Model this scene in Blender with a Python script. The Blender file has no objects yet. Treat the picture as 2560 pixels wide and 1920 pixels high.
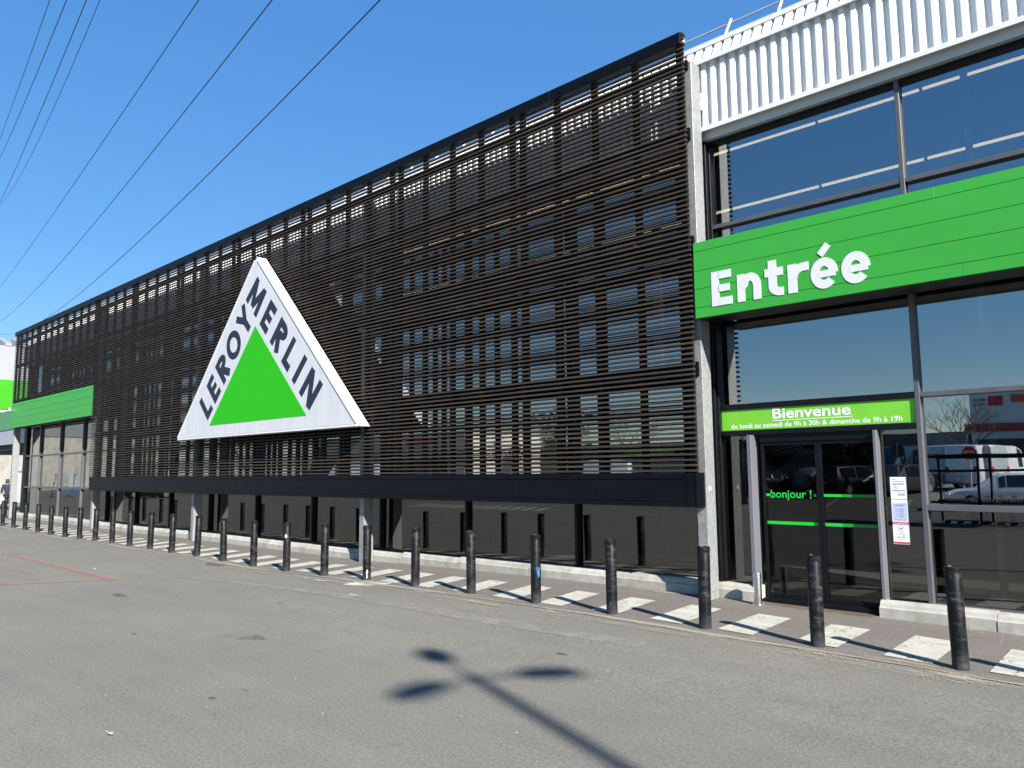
import bpy, bmesh, math, random
from mathutils import Vector, Matrix, Quaternion
rnd = random.Random(7)
R = math.radians
SC = bpy.context.scene
COL = SC.collection

# ------------------------------------------------------------------ camera
cam_d = bpy.data.cameras.new('camera'); cam = bpy.data.objects.new('camera', cam_d); COL.objects.link(cam)
SC.camera = cam
cam_d.sensor_width = 36; cam_d.lens = 36 * 1925 / 2560
cam_d.clip_start = 0.05; cam_d.clip_end = 3000
def set_camera(h=1.65, pitch=6.5387, ang=46.6565, roll=-0.00875):
    p, a = R(pitch), R(ang)
    fh = Vector((-math.cos(a), math.sin(a), 0)); r0 = Vector((math.sin(a), math.cos(a), 0))
    fwd = fh * math.cos(p) + Vector((0, 0, math.sin(p)))
    up = -fh * math.sin(p) + Vector((0, 0, math.cos(p)))
    c, s = math.cos(roll), math.sin(roll)
    ex = r0 * c + up * s; ey = -r0 * s + up * c          # image right, image up
    m = Matrix((ex, ey, -fwd)).transposed().to_4x4(); m.translation = (0, 0, h)
    cam.matrix_world = m
set_camera()
SC.render.resolution_x = 1024; SC.render.resolution_y = 768

# ------------------------------------------------------------------ sky, sun, exposure
SUN_EL, SUN_AZ = 33.0, 110.7                              # azimuth clockwise from +Y
W = bpy.data.worlds.new('World'); SC.world = W; W.use_nodes = True
nt = W.node_tree; bg = nt.nodes['Background']
sky = nt.nodes.new('ShaderNodeTexSky'); sky.sky_type = 'NISHITA'; sky.sun_disc = False
sky.sun_elevation = R(SUN_EL); sky.sun_rotation = R(SUN_AZ)
sky.altitude = 0; sky.air_density = 1.0; sky.dust_density = 0.0; sky.ozone_density = 4.0
# the phone flattened the sky's range: compress its brightness a little, keep its hue
hs = nt.nodes.new('ShaderNodeHueSaturation'); hs.inputs['Saturation'].default_value = 1.2
sep = nt.nodes.new('ShaderNodeSeparateColor'); sep.mode = 'HSV'; cmb = nt.nodes.new('ShaderNodeCombineColor'); cmb.mode = 'HSV'
pw = nt.nodes.new('ShaderNodeMath'); pw.operation = 'POWER'; pw.inputs[1].default_value = 0.4
ml = nt.nodes.new('ShaderNodeMath'); ml.operation = 'MULTIPLY'; ml.inputs[1].default_value = 1.5
nt.links.new(sky.outputs[0], hs.inputs['Color']); nt.links.new(hs.outputs[0], sep.inputs[0])
nt.links.new(sep.outputs[0], cmb.inputs[0]); nt.links.new(sep.outputs[1], cmb.inputs[1]); nt.links.new(sep.outputs[2], pw.inputs[0])
nt.links.new(pw.outputs[0], ml.inputs[0]); nt.links.new(ml.outputs[0], cmb.inputs[2])
nt.links.new(cmb.outputs[0], bg.inputs[0]); bg.inputs[1].default_value = 0.132
sl = bpy.data.lights.new('sun', 'SUN'); sl.energy = 5.0; sl.angle = R(0.53); sl.color = (1, 0.95, 0.87)
so = bpy.data.objects.new('sun', sl); COL.objects.link(so)
sd = Vector((math.sin(R(SUN_AZ)) * math.cos(R(SUN_EL)), math.cos(R(SUN_AZ)) * math.cos(R(SUN_EL)), math.sin(R(SUN_EL))))
so.rotation_euler = sd.to_track_quat('Z', 'Y').to_euler(); so.location = sd * 60
SC.view_settings.view_transform = 'Standard'; SC.view_settings.look = 'None'
SC.view_settings.exposure = 1.2; SC.view_settings.gamma = 1; SC.view_settings.use_curve_mapping = False
SC.cycles.max_bounces = 10; SC.cycles.transparent_max_bounces = 16; SC.cycles.caustics_reflective = False; SC.cycles.caustics_refractive = False
SC.cycles.use_denoising = True

# ------------------------------------------------------------------ helpers
def tag(o, label=None, cat=None, group=None, kind=None):
    if label: o['label'] = label
    if cat: o['category'] = cat
    if group: o['group'] = group
    if kind: o['kind'] = kind
    return o
def empty(name, loc, label, cat, group=None, rz=0):
    o = bpy.data.objects.new(name, None); COL.objects.link(o); o.location = loc; o.rotation_euler = (0, 0, rz)
    o.empty_display_size = 0.2
    return tag(o, label, cat, group)
class MB:
    def __init__(s): s.v = []; s.f = []; s.smooth = []; s.mi = []
    def add(s, vs, fs, sm=False, mi=0):
        b = len(s.v); s.v += [tuple(v) for v in vs]
        for f in fs: s.f.append([b + i for i in f]); s.smooth.append(sm); s.mi.append(mi)
        return s
    def box(s, x0, x1, y0, y1, z0, z1, mi=0):
        vs = [(x, y, z) for z in (z0, z1) for y in (y0, y1) for x in (x0, x1)]
        return s.add(vs, [(0, 2, 3, 1), (4, 5, 7, 6), (0, 1, 5, 4), (2, 6, 7, 3), (0, 4, 6, 2), (1, 3, 7, 5)], mi=mi)
    def bbox(s, x0, x1, y0, y1, z0, z1, b=0.006, mi=0):
        """box with chamfered edges"""
        vs = []; 
        for (X, xi) in ((x0, 1), (x1, -1)):
            for (Y, yi) in ((y0, 1), (y1, -1)):
                for (Z, zi) in ((z0, 1), (z1, -1)):
                    vs += [(X + b * xi, Y + b * yi, Z), (X + b * xi, Y, Z + b * zi), (X, Y + b * yi, Z + b * zi)]
        bm = bmesh.new(); [bm.verts.new(v) for v in vs]
        bmesh.ops.convex_hull(bm, input=bm.verts[:]); bmesh.ops.dissolve_limit(bm, angle_limit=0.02, verts=bm.verts[:], edges=bm.edges[:])
        bm.verts.index_update()
        s.add([v.co[:] for v in bm.verts], [[v.index for v in f.verts] for f in bm.faces], mi=mi); bm.free(); return s
    def prism(s, poly, axis, a, b, mi=0, sm=False):
        """polygon extruded along axis: 'x' poly=(y,z); 'y' poly=(x,z); 'z' poly=(x,y)"""
        n = len(poly); f = {'x': lambda p, t: (t, p[0], p[1]), 'y': lambda p, t: (p[0], t, p[1]), 'z': lambda p, t: (p[0], p[1], t)}[axis]
        vs = [f(p, a) for p in poly] + [f(p, b) for p in poly]
        fs = [list(range(n)), list(range(2 * n - 1, n - 1, -1))] + [(i, (i + 1) % n, n + (i + 1) % n, n + i) for i in range(n)]
        return s.add(vs, fs, sm, mi)
    def tube(s, pts, r, n=8, mi=0, cap=True):
        pts = [Vector(p) for p in pts]; rs = r if isinstance(r, (list, tuple)) else [r] * len(pts)
        t0 = (pts[1] - pts[0]).normalized(); up = Vector((0, 0, 1)) if abs(t0.z) < .9 else Vector((1, 0, 0))
        vs = []
        for i, p in enumerate(pts):
            t = (pts[min(i + 1, len(pts) - 1)] - pts[max(i - 1, 0)]).normalized()
            a = t.cross(up).normalized(); b = a.cross(t).normalized()
            for k in range(n):
                q = 2 * math.pi * k / n; vs.append(p + (a * math.cos(q) + b * math.sin(q)) * rs[i])
        fs = [(i * n + k, i * n + (k + 1) % n, (i + 1) * n + (k + 1) % n, (i + 1) * n + k) for i in range(len(pts) - 1) for k in range(n)]
        s.add(vs, fs, True, mi)
        if cap: s.add([vs[k] for k in range(n)], [list(range(n))], False, mi); s.add(vs[-n:], [list(range(n))], False, mi)
        return s
    def lathe(s, prof, c=(0, 0, 0), n=24, mi=0, axis='z'):
        vs = []
        for (r, z) in prof:
            for k in range(n):
                q = 2 * math.pi * k / n
                p = (r * math.cos(q), r * math.sin(q), z) if axis == 'z' else ((r * math.cos(q), z, r * math.sin(q)) if axis == 'y' else (z, r * math.cos(q), r * math.sin(q)))
                vs.append((c[0] + p[0], c[1] + p[1], c[2] + p[2]))
        fs = [(i * n + k, i * n + (k + 1) % n, (i + 1) * n + (k + 1) % n, (i + 1) * n + k) for i in range(len(prof) - 1) for k in range(n)]
        return s.add(vs, fs, True, mi)
    def build(s, name, mats, parent=None, off=(0, 0, 0)):
        """off: world position of the parent, so that world-space vertices become local ones"""
        me = bpy.data.meshes.new(name)
        me.from_pydata([(v[0] - off[0], v[1] - off[1], v[2] - off[2]) for v in s.v], [], s.f)
        for m in (mats if isinstance(mats, (list, tuple)) else [mats]): me.materials.append(m)
        for i, p in enumerate(me.polygons): p.use_smooth = s.smooth[i]; p.material_index = s.mi[i]
        bm = bmesh.new(); bm.from_mesh(me); bmesh.ops.recalc_face_normals(bm, faces=bm.faces[:]); bm.to_mesh(me); bm.free()
        if any(s.smooth):
            try: me.set_sharp_from_angle(angle=R(40))
            except Exception: pass
        o = bpy.data.objects.new(name, me); COL.objects.link(o)
        if parent is not None: o.parent = parent
        return o
def copy_tree(o, parent=None):
    c = o.copy(); COL.objects.link(c)
    if parent is not None: c.parent = parent
    for ch in list(o.children): copy_tree(ch, c)
    return c
def smooth(a, b, x):
    t = min(1, max(0, (x - a) / (b - a))); return t * t * (3 - 2 * t)
KN = [(-60, .0), (-40, .02), (-30, .022), (-23.5, -.02), (-20, .0), (-16.5, -.008), (-13, -.022), (-10, .03), (-7.5, .052), (-5.5, .056), (-3, .038), (-1.5, .02), (3, .0), (60, 0)]
def gz(x, y):
    """height of the ground: a slight hump at the entrance, the car park climbing a little away from the shop"""
    z = 0
    for (a, za), (b, zb) in zip(KN, KN[1:]):
        if a <= x <= b: z = za + (zb - za) * smooth(a, b, x); break
    return z * smooth(4.6, 6.8, y) + 0.75 * smooth(-7, -26, y)

# ------------------------------------------------------------------ materials
def mat(name, col=(.5, .5, .5), rough=.5, metal=0, spec=.5):
    m = bpy.data.materials.new(name); m.use_nodes = True
    p = m.node_tree.nodes['Principled BSDF']
    p.inputs['Base Color'].default_value = (*col, 1); p.inputs['Roughness'].default_value = rough
    p.inputs['Metallic'].default_value = metal; p.inputs['Specular IOR Level'].default_value = spec
    return m
def N(m, t, **kw):
    n = m.node_tree.nodes.new(t)
    for k, v in kw.items(): setattr(n, k, v)
    return n
def L(m, a, b): m.node_tree.links.new(a, b)
def P(m): return m.node_tree.nodes['Principled BSDF']
def coords(m, scale=(1, 1, 1), obj=True):
    t = N(m, 'ShaderNodeTexCoord'); mp = N(m, 'ShaderNodeMapping'); mp.inputs['Scale'].default_value = scale
    L(m, t.outputs['Object'], mp.inputs['Vector']); return mp.outputs[0]
def noise(m, vec, scale, detail=4, rough=.55):
    n = N(m, 'ShaderNodeTexNoise'); n.inputs['Scale'].default_value = scale; n.inputs['Detail'].default_value = detail; n.inputs['Roughness'].default_value = rough
    L(m, vec, n.inputs['Vector']); return n.outputs['Fac']
def ramp(m, fac, stops, interp='LINEAR'):
    r = N(m, 'ShaderNodeValToRGB'); cr = r.color_ramp; cr.interpolation = interp
    while len(cr.elements) < len(stops): cr.elements.new(.5)
    for e, (p, c) in zip(cr.elements, stops):
        e.position = p; e.color = (*c, 1) if len(c) == 3 else (c[0],) * 3 + (1,)
    L(m, fac, r.inputs[0]); return r.outputs['Color']
def mix(m, fac, a, b, mode='MIX'):
    x = N(m, 'ShaderNodeMix', data_type='RGBA', blend_type=mode)
    for sock, v in ((x.inputs[0], fac), (x.inputs[6], a), (x.inputs[7], b)):
        if isinstance(v, (int, float)): sock.default_value = v
        elif isinstance(v, tuple): sock.default_value = (*v, 1)
        else: L(m, v, sock)
    return x.outputs[2]
def math_(m, op, a, b=None):
    n = N(m, 'ShaderNodeMath', operation=op)
    for i, v in enumerate((a, b)):
        if v is None: continue
        if isinstance(v, (int, float)): n.inputs[i].default_value = v
        else: L(m, v, n.inputs[i])
    return n.outputs[0]
def bump(m, h, strength=.3, dist=.01):
    b = N(m, 'ShaderNodeBump'); b.inputs['Strength'].default_value = strength; b.inputs['Distance'].default_value = dist
    L(m, h, b.inputs['Height']); L(m, b.outputs[0], P(m).inputs['Normal'])
def vary(name, col, rough=.5, scale=6, amt=.12, metal=0, spec=.5, stretch=(1, 1, 1), rough_amt=.1):
    m = mat(name, col, rough, metal, spec); v = coords(m, stretch); f = noise(m, v, scale, 5)
    L(m, ramp(m, f, [(.25, tuple(c * (1 - amt) for c in col)), (.75, tuple(min(1, c * (1 + amt)) for c in col))]), P(m).inputs['Base Color'])
    L(m, math_(m, 'ADD', math_(m, 'MULTIPLY', f, rough_amt * 2), rough - rough_amt), P(m).inputs['Roughness'])
    return m

def asphalt(name, lo, hi, tint, stain=.5, specks=True):
    m = mat(name, (.1, .1, .1), .88, 0, .3); v = coords(m)
    g1 = noise(m, v, 150, 3, .7); g2 = noise(m, v, 42, 3, .7); big = noise(m, v, .35, 5, .6); mid = noise(m, v, 2.2, 5, .65)
    g = math_(m, 'ADD', math_(m, 'MULTIPLY', g1, .65), math_(m, 'MULTIPLY', g2, .35))
    c = ramp(m, g, [(.40, tuple(lo * t for t in tint)), (.5, tuple((lo * .5 + hi * .5) * t for t in tint)), (.61, tuple(hi * t for t in tint))])
    c = mix(m, 1.0, c, ramp(m, big, [(.3, (.92, .92, .93)), (.7, (1.07, 1.06, 1.04))]), 'MULTIPLY')
    c = mix(m, 1.0, c, ramp(m, mid, [(.3, (.95, .95, .95)), (.7, (1.04, 1.04, 1.04))]), 'MULTIPLY')
    # worn streaks along the driving direction
    vs = coords(m, (.25, 2.2, 1)); st = noise(m, vs, 1.6, 5, .65)
    c = mix(m, 1.0, c, ramp(m, st, [(.3, (.94, .94, .94)), (.72, (1.07, 1.06, 1.05))]), 'MULTIPLY')
    if stain:
        sp = noise(m, v, 1.1, 3, .6); c = mix(m, math_(m, 'MULTIPLY', ramp(m, sp, [(.68, (0,)), (.76, (1,))]), stain), c, (.045, .044, .042))
    if specks:
        vo = N(m, 'ShaderNodeTexVoronoi'); vo.inputs['Scale'].default_value = 5.5; L(m, v, vo.inputs['Vector'])
        k = math_(m, 'MULTIPLY', math_(m, 'LESS_THAN', vo.outputs['Distance'], .045), math_(m, 'GREATER_THAN', noise(m, v, 3.1, 2), .5))
        c = mix(m, math_(m, 'MULTIPLY', k, .8), c, (.6, .58, .54))
        vo2 = N(m, 'ShaderNodeTexVoronoi'); vo2.inputs['Scale'].default_value = 2.3; L(m, coords(m, (1, 2.6, 1)), vo2.inputs['Vector'])
        k2 = math_(m, 'LESS_THAN', vo2.outputs['Distance'], .05)
        c = mix(m, math_(m, 'MULTIPLY', k2, .7), c, (.03, .03, .03))
    L(m, c, P(m).inputs['Base Color'])
    bump(m, g, .5, .006)
    return m
M = {}
M['asphalt'] = asphalt('asphalt', .08, .22, (1.085, 1.04, .90))
M['pavement'] = asphalt('pavement_asphalt', .085, .185, (1.09, .99, .90), .25, True)
M['seam'] = asphalt('asphalt_seam', .19, .33, (1.05, 1.0, .86), 0, False)
def painted(name, col, wear_lo, wear_hi, dirt):
    """road paint with worn-through patches: the worn part is see-through down to the asphalt"""
    m = mat(name, col, .75, 0, .3); v = coords(m)
    w = math_(m, 'ADD', math_(m, 'MULTIPLY', noise(m, v, 7, 6, .7), .55), math_(m, 'MULTIPLY', noise(m, coords(m, (1, .35, 1)), 38, 4, .7), .45))
    c = ramp(m, noise(m, coords(m, (.6, 2, 1)), 5, 5), [(.3, tuple(c * dirt for c in col)), (.7, col)]); L(m, c, P(m).inputs['Base Color'])
    L(m, ramp(m, w, [(wear_lo, (0,)), (wear_hi, (1,))]), P(m).inputs['Alpha'])
    return m
M['white_paint'] = painted('white_road_paint', (.50, .485, .42), .34, .46, .70)
M['old_white_paint'] = painted('old_white_road_paint', (.62, .60, .54), .42, .52, .75)
M['red_paint'] = painted('red_road_paint', (.42, .19, .165), .38, .60, .8)
M['faint_red_paint'] = painted('faint_red_road_paint', (.48, .17, .15), .44, .62, .8)

def slat_wood():
    m = mat('weathered_slat', (.03, .026, .022), .65, 0, .2); v = coords(m, (.35, 6, 9))
    f = noise(m, v, 5, 5, .65); f2 = noise(m, coords(m, (.25, .5, 14.8)), 1.0, 1)
    c = ramp(m, f, [(.25, (.022, .0185, .015)), (.55, (.045, .0365, .029)), (.8, (.082, .066, .051))])
    c = mix(m, 1.0, c, ramp(m, f2, [(.3, (.75, .75, .76)), (.7, (1.25, 1.2, 1.15))]), 'MULTIPLY')
    L(m, c, P(m).inputs['Base Color']); bump(m, f, .25, .004); return m
M['slat'] = slat_wood()
M['batten'] = vary('dark_batten', (.005, .005, .006), .7, 8, .3, spec=.15)
M['anthracite'] = vary('anthracite_cladding', (.0032, .0042, .0065), .45, 1.2, .3, rough_amt=.08, stretch=(.5, 1, 2), spec=.14)
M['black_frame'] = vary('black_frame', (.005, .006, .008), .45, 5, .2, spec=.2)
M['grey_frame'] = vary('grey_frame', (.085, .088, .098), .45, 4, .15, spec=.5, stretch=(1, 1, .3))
M['alu_frame'] = vary('aluminium_jamb', (.17, .175, .195), .42, 3, .12, metal=.25, stretch=(1, 1, .2))
def galv():
    m = mat('galvanised_steel', (.5, .54, .54), .5, .25, .4); v = coords(m)
    vo = N(m, 'ShaderNodeTexVoronoi'); vo.inputs['Scale'].default_value = 55; L(m, v, vo.inputs['Vector'])
    n = noise(m, v, 14, 6, .7); big = noise(m, coords(m, (1, 1, .4)), 2.2, 4)
    c = mix(m, .35, ramp(m, n, [(.3, (.19, .225, .23)), (.7, (.30, .33, .33))]), vo.outputs['Color'], 'SOFT_LIGHT')
    c = mix(m, 1.0, c, ramp(m, big, [(.3, (.85, .87, .87)), (.7, (1.08, 1.07, 1.05))]), 'MULTIPLY')
    # keep it grey: drop the colour of the voronoi cells
    h = N(m, 'ShaderNodeHueSaturation'); h.inputs['Saturation'].default_value = .35; L(m, c, h.inputs['Color'])
    L(m, h.outputs[0], P(m).inputs['Base Color']); return m
M['galv'] = galv()
M['white_sheet'] = vary('white_profiled_sheet', (.74, .745, .75), .42, 1.5, .05, stretch=(1, 1, .35))
M['white_flash'] = vary('white_flashing', (.72, .73, .74), .4, 2, .06, stretch=(.4, 1, 1))
M['coping_grey'] = vary('coping_grey', (.36, .35, .36), .5, 9, .25)
M['lintel'] = vary('pale_grey_lintel', (.52, .53, .50), .5, 2, .08, stretch=(.4, 1, 1))
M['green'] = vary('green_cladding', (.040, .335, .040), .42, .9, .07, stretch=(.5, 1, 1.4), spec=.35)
M['green_dark'] = mat('green_joint', (.008, .07, .012), .7)
M['logo_green'] = vary('logo_green', (.024, .43, .006), .55, .6, .03, spec=.15)
M['logo_white'] = vary('logo_white', (.57, .58, .60), .5, 2.2, .07, spec=.25, stretch=(3, 1, .35))
M['logo_navy'] = vary('logo_navy', (.022, .031, .052), .55, 3, .1, spec=.15)
M['letter_white'] = vary('letter_white', (.66, .67, .71), .45, 4, .03, spec=.25)
M['letter_side'] = mat('letter_return', (.03, .09, .05), .5)
M['banner_green'] = vary('banner_green', (.17, .52, .035), .4, 2, .06)
M['vinyl_green'] = mat('vinyl_green', (.018, .50, .05), .45)
M['vinyl_green_dull'] = mat('vinyl_green_painted_dim', (.010, .27, .03), .45)  # darker copy of the stripe green, dimming as through glass put into the colour
M['white_print'] = mat('white_print', (.82, .82, .82), .5)
def concrete(name, col, sc=7):
    m = mat(name, col, .85, 0, .3); v = coords(m); n = noise(m, v, sc, 7, .7); n2 = noise(m, coords(m, (1, 1, .25)), 2.2, 5, .65); n3 = noise(m, v, 60, 3, .7)
    c = ramp(m, n, [(.25, tuple(x * .72 for x in col)), (.5, col), (.8, tuple(min(1, x * 1.18) for x in col))])
    c = mix(m, 1.0, c, ramp(m, n2, [(.32, (.72, .71, .66)), (.55, (1, 1, 1))]), 'MULTIPLY')
    L(m, c, P(m).inputs['Base Color']); bump(m, n3, .35, .004); return m
M['concrete'] = concrete('kerb_concrete', (.40, .39, .35))
M['concrete_wall'] = concrete('hall_concrete', (.30, .285, .255), 2)
def bollard_mat():
    m = mat('scuffed_black_paint', (.012, .014, .018), .42, 0, .22)
    t = N(m, 'ShaderNodeTexCoord'); oi = N(m, 'ShaderNodeObjectInfo'); add = N(m, 'ShaderNodeVectorMath', operation='ADD')
    sc = N(m, 'ShaderNodeVectorMath', operation='SCALE'); L(m, oi.outputs['Location'], sc.inputs[0]); sc.inputs['Scale'].default_value = 3.7
    L(m, t.outputs['Object'], add.inputs[0]); L(m, sc.outputs[0], add.inputs[1])
    def mp(s):
        q = N(m, 'ShaderNodeMapping'); q.inputs['Scale'].default_value = s; L(m, add.outputs[0], q.inputs['Vector']); return q.outputs[0]
    a = noise(m, mp((6, 6, 15)), 1.6, 6, .8); b = noise(m, mp((22, 22, 9)), 1.5, 5, .8); d = noise(m, mp((3, 3, 6)), 1.0, 3)
    k = math_(m, 'MULTIPLY', ramp(m, a, [(.50, (0,)), (.70, (1,))]), ramp(m, d, [(.38, (.15,)), (.62, (1,))]))
    k2 = math_(m, 'MULTIPLY', ramp(m, b, [(.60, (0,)), (.72, (1,))]), .5)
    c = mix(m, math_(m, 'MULTIPLY', k, .42), (.0045, .005, .0065), (.16, .155, .145)); c = mix(m, k2, c, (.16, .165, .165))
    sep = N(m, 'ShaderNodeSeparateXYZ'); L(m, t.outputs['Object'], sep.inputs[0])
    low = ramp(m, sep.outputs[2], [(.0, (1,)), (.16, (0,))])
    c = mix(m, math_(m, 'MULTIPLY', low, .45), c, (.075, .08, .088))
    L(m, c, P(m).inputs['Base Color']); L(m, ramp(m, a, [(.4, (.34,)), (.7, (.6,))]), P(m).inputs['Roughness']); return m
M['bollard'] = bollard_mat()
M['steel'] = vary('brushed_steel', (.62, .60, .57), .28, 20, .08, metal=1, stretch=(1, 1, 6))
def glass(name, f0, tint, wav=.0006):
    """coated shop glazing: mirror-like outside view over a tinted view in, with a slight waviness"""
    m = bpy.data.materials.new(name); m.use_nodes = True; n = m.node_tree; n.nodes.remove(P(m)); out = n.nodes['Material Output']
    lw = N(m, 'ShaderNodeLayerWeight'); lw.inputs['Blend'].default_value = .5
    fr = math_(m, 'ADD', math_(m, 'MULTIPLY', math_(m, 'POWER', lw.outputs['Facing'], 5), 1 - f0), f0)   # Schlick, both sides alike
    tr = N(m, 'ShaderNodeBsdfTransparent'); tr.inputs[0].default_value = (*tint, 1)
    gl = N(m, 'ShaderNodeBsdfGlossy'); gl.inputs['Roughness'].default_value = 0.0
    f = noise(m, coords(m, (1, 1, .8)), 1.1, 2); b = N(m, 'ShaderNodeBump'); b.inputs['Strength'].default_value = 1; b.inputs['Distance'].default_value = wav
    L(m, f, b.inputs['Height']); L(m, b.outputs[0], gl.inputs['Normal'])
    mx = N(m, 'ShaderNodeMixShader'); L(m, fr, mx.inputs[0]); L(m, tr.outputs[0], mx.inputs[1]); L(m, gl.outputs[0], mx.inputs[2]); L(m, mx.outputs[0], out.inputs[0])
    return m
M['glass'] = glass('coated_glass', .38, (.60, .62, .60))
M['glass_low'] = glass('clearer_glass', .15, (.40, .41, .375))
M['glass_door'] = glass('door_glass', .06, (.5, .52, .52))
M['car_glass'] = mat('car_glass', (.01, .012, .014), .05, 0, .8)
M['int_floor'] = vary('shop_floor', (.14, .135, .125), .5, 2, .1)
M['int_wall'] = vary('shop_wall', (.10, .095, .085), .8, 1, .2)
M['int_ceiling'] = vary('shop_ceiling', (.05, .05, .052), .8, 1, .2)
M['cream'] = vary('cream_steel', (.62, .55, .36), .6, 3, .08)
def emit(name, col, st):
    m = mat(name, col, .5); P(m).inputs['Emission Color'].default_value = (*col, 1); P(m).inputs['Emission Strength'].default_value = st; return m
M['tube'] = emit('lit_fluorescent_tube', (1, .80, .56), 1.5)
M['paper'] = mat('white_paper', (.80, .81, .86), .6)
M['paper_blue'] = mat('pale_blue_print', (.46, .50, .72), .6)
M['ink'] = mat('grey_ink', (.25, .25, .32), .6)
M['ink_dark'] = mat('dark_ink', (.06, .06, .09), .6)
M['ink_red'] = mat('red_ink', (.50, .045, .06), .6)
M['blue_tape'] = mat('blue_tape', (.01, .22, .75), .5)
M['cable'] = mat('cable_black', (.02, .02, .03), .6)
M['rail'] = vary('galvanised_rail', (.55, .55, .56), .5, 8, .1, metal=.3)
M['black'] = mat('black_rubber', (.012, .012, .013), .7)
M['skin'] = mat('skin', (.45, .27, .19), .6)
M['coat'] = vary('navy_coat', (.012, .018, .05), .8, 9, .3)
M['trousers'] = vary('dark_trousers', (.012, .012, .016), .8, 9, .3)
M['hair'] = mat('black_hair', (.012, .01, .009), .6)
M['bag'] = vary('white_bag', (.72, .74, .72), .6, 5, .06)
M['hall_white'] = vary('hall_white_sheet', (.27, .28, .295), .5, .6, .06)
M['bright_green'] = vary('bright_green_cladding', (.040, .29, .010), .5, .7, .05, spec=.2)
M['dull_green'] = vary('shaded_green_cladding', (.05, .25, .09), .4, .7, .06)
M['fascia_grey'] = vary('pale_grey_fascia', (.34, .36, .42), .5, .8, .06)
M['dark_soffit'] = mat('dark_soffit', (.03, .03, .03), .8)

# ------------------------------------------------------------------ ground
def grid(xs, ys, zf, name, m, kind='structure', zoff=0):
    b = MB(); nx = len(xs)
    vs = [(x, y, zf(x, y) + zoff) for y in ys for x in xs]
    fs = [(j * nx + i, j * nx + i + 1, (j + 1) * nx + i + 1, (j + 1) * nx + i) for j in range(len(ys) - 1) for i in range(nx - 1)]
    b.add(vs, fs, True); o = b.build(name, m); return tag(o, kind=kind)
def span(a, b, st):
    n = max(1, round((b - a) / st)); return [a + (b - a) * i / n for i in range(n + 1)]
XS = [-1500, -700, -300, -150, -90] + span(-64, 20, .5) + [40, 90, 300, 900]
YS = [-1500, -600, -200, -90, -60] + span(-40, 0, 2) + span(1, 14, .4) + [20, 30, 60, 120, 300, 900, 1500]
grid(XS, YS, gz, 'ground', M['asphalt'])
PX = span(-46, 12, .5)
PAVE_Y0, KERB_Y = 7.02, 9.03
grid(PX, [PAVE_Y0 + .0, 7.3, 7.8, 8.4, 9.0, KERB_Y + .3], gz, 'pavement', M['pavement'], zoff=.004)
# sandy edge line between roadway and pavement
b = MB()
for i, (x0, x1) in enumerate(zip(PX, PX[1:])):
    y = lambda x: PAVE_Y0 + .012 * math.sin(x * 2.1) + .01 * math.sin(x * 5.3); w = lambda x: .035 + .02 * math.sin(x * 1.3 + 1)
    q = [(x0, y(x0) - w(x0)), (x1, y(x1) - w(x1)), (x1, y(x1) + w(x1)), (x0, y(x0) + w(x0))]
    b.add([(px, py, gz(px, py) + .008) for px, py in q], [(0, 1, 2, 3)])
tag(b.build('pavement_edge', M['seam']), kind='structure')
# zebra-like stripes on the pavement
b = MB(); x = -0.02
while x > -40:
    sh = -.04 - .26 * smooth(-3, -8.5, x) - .3 * smooth(-14, -24, x); w = .40 + rnd.uniform(-.02, .02); y0, y1 = 7.25 + rnd.uniform(-.02, .02), 8.29 + rnd.uniform(-.02, .02)
    n = 4
    for k in range(n):
        t0, t1 = k / n, (k + 1) / n
        q = [(x + sh * t0, y0 + (y1 - y0) * t0), (x + w + sh * t0, y0 + (y1 - y0) * t0 - .02), (x + w + sh * t1, y0 + (y1 - y0) * t1 - .02), (x + sh * t1, y0 + (y1 - y0) * t1)]
        b.add([(px, py, gz(px, py) + .012) for px, py in q], [(0, 1, 2, 3)])
    x -= .80
tag(b.build('pavement_stripe_markings', M['white_paint']), kind='structure')
M['grit'] = mat('pale_grit', (.36, .32, .25), .9, 0, .2)
_m = M['grit']; L(_m, ramp(_m, math_(_m, 'ADD', math_(_m, 'MULTIPLY', noise(_m, coords(_m, (.6, 2, 1)), 2.2, 5, .7), .55), math_(_m, 'MULTIPLY', noise(_m, coords(_m), 55, 4, .75), .45)), [(.50, (0,)), (.62, (.9,))]), P(_m).inputs['Alpha'])
b = MB()
for x0, x1 in zip(PX, PX[1:]):
    w = .12 + .07 * math.sin(x0 * 1.7) + .03 * math.sin(x0 * 4.1)
    q = [(x0, KERB_Y - w), (x1, KERB_Y - w), (x1, KERB_Y + .02), (x0, KERB_Y + .02)]
    b.add([(px, py, gz(px, py) + .010) for px, py in q], [(0, 1, 2, 3)])
    q = [(x0, PAVE_Y0 - .30), (x1, PAVE_Y0 - .30), (x1, PAVE_Y0 + .22), (x0, PAVE_Y0 + .22)]
    b.add([(px, py, gz(px, py) + .0095) for px, py in q], [(0, 1, 2, 3)])
tag(b.build('grit_along_pavement', M['grit']), kind='structure')
def sheet(name, polys, m, z=.006, n=10):
    b = MB()
    for q in polys: b.add([(px, py, gz(px, py) + z) for px, py in q], [list(range(len(q)))])
    return tag(b.build(name, m), kind='structure')
def line(p, q, w0, w1=None, n=1):
    p, q = Vector(p), Vector(q); d = (q - p).normalized(); o = Vector((-d.y, d.x)); w1 = w1 or w0
    return [tuple(p - o * w0 / 2), tuple(q - o * w1 / 2), tuple(q + o * w1 / 2), tuple(p + o * w0 / 2)]
sheet('red_bay_markings', [line((-19.7, 4.75), (-13.2, 4.75), .11), line((-13.32, 4.69), (-14.05, 3.34), .10), line((-14.0, 3.4), (-19.7, 3.40), .11)], M['red_paint'])
txt = []
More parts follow.
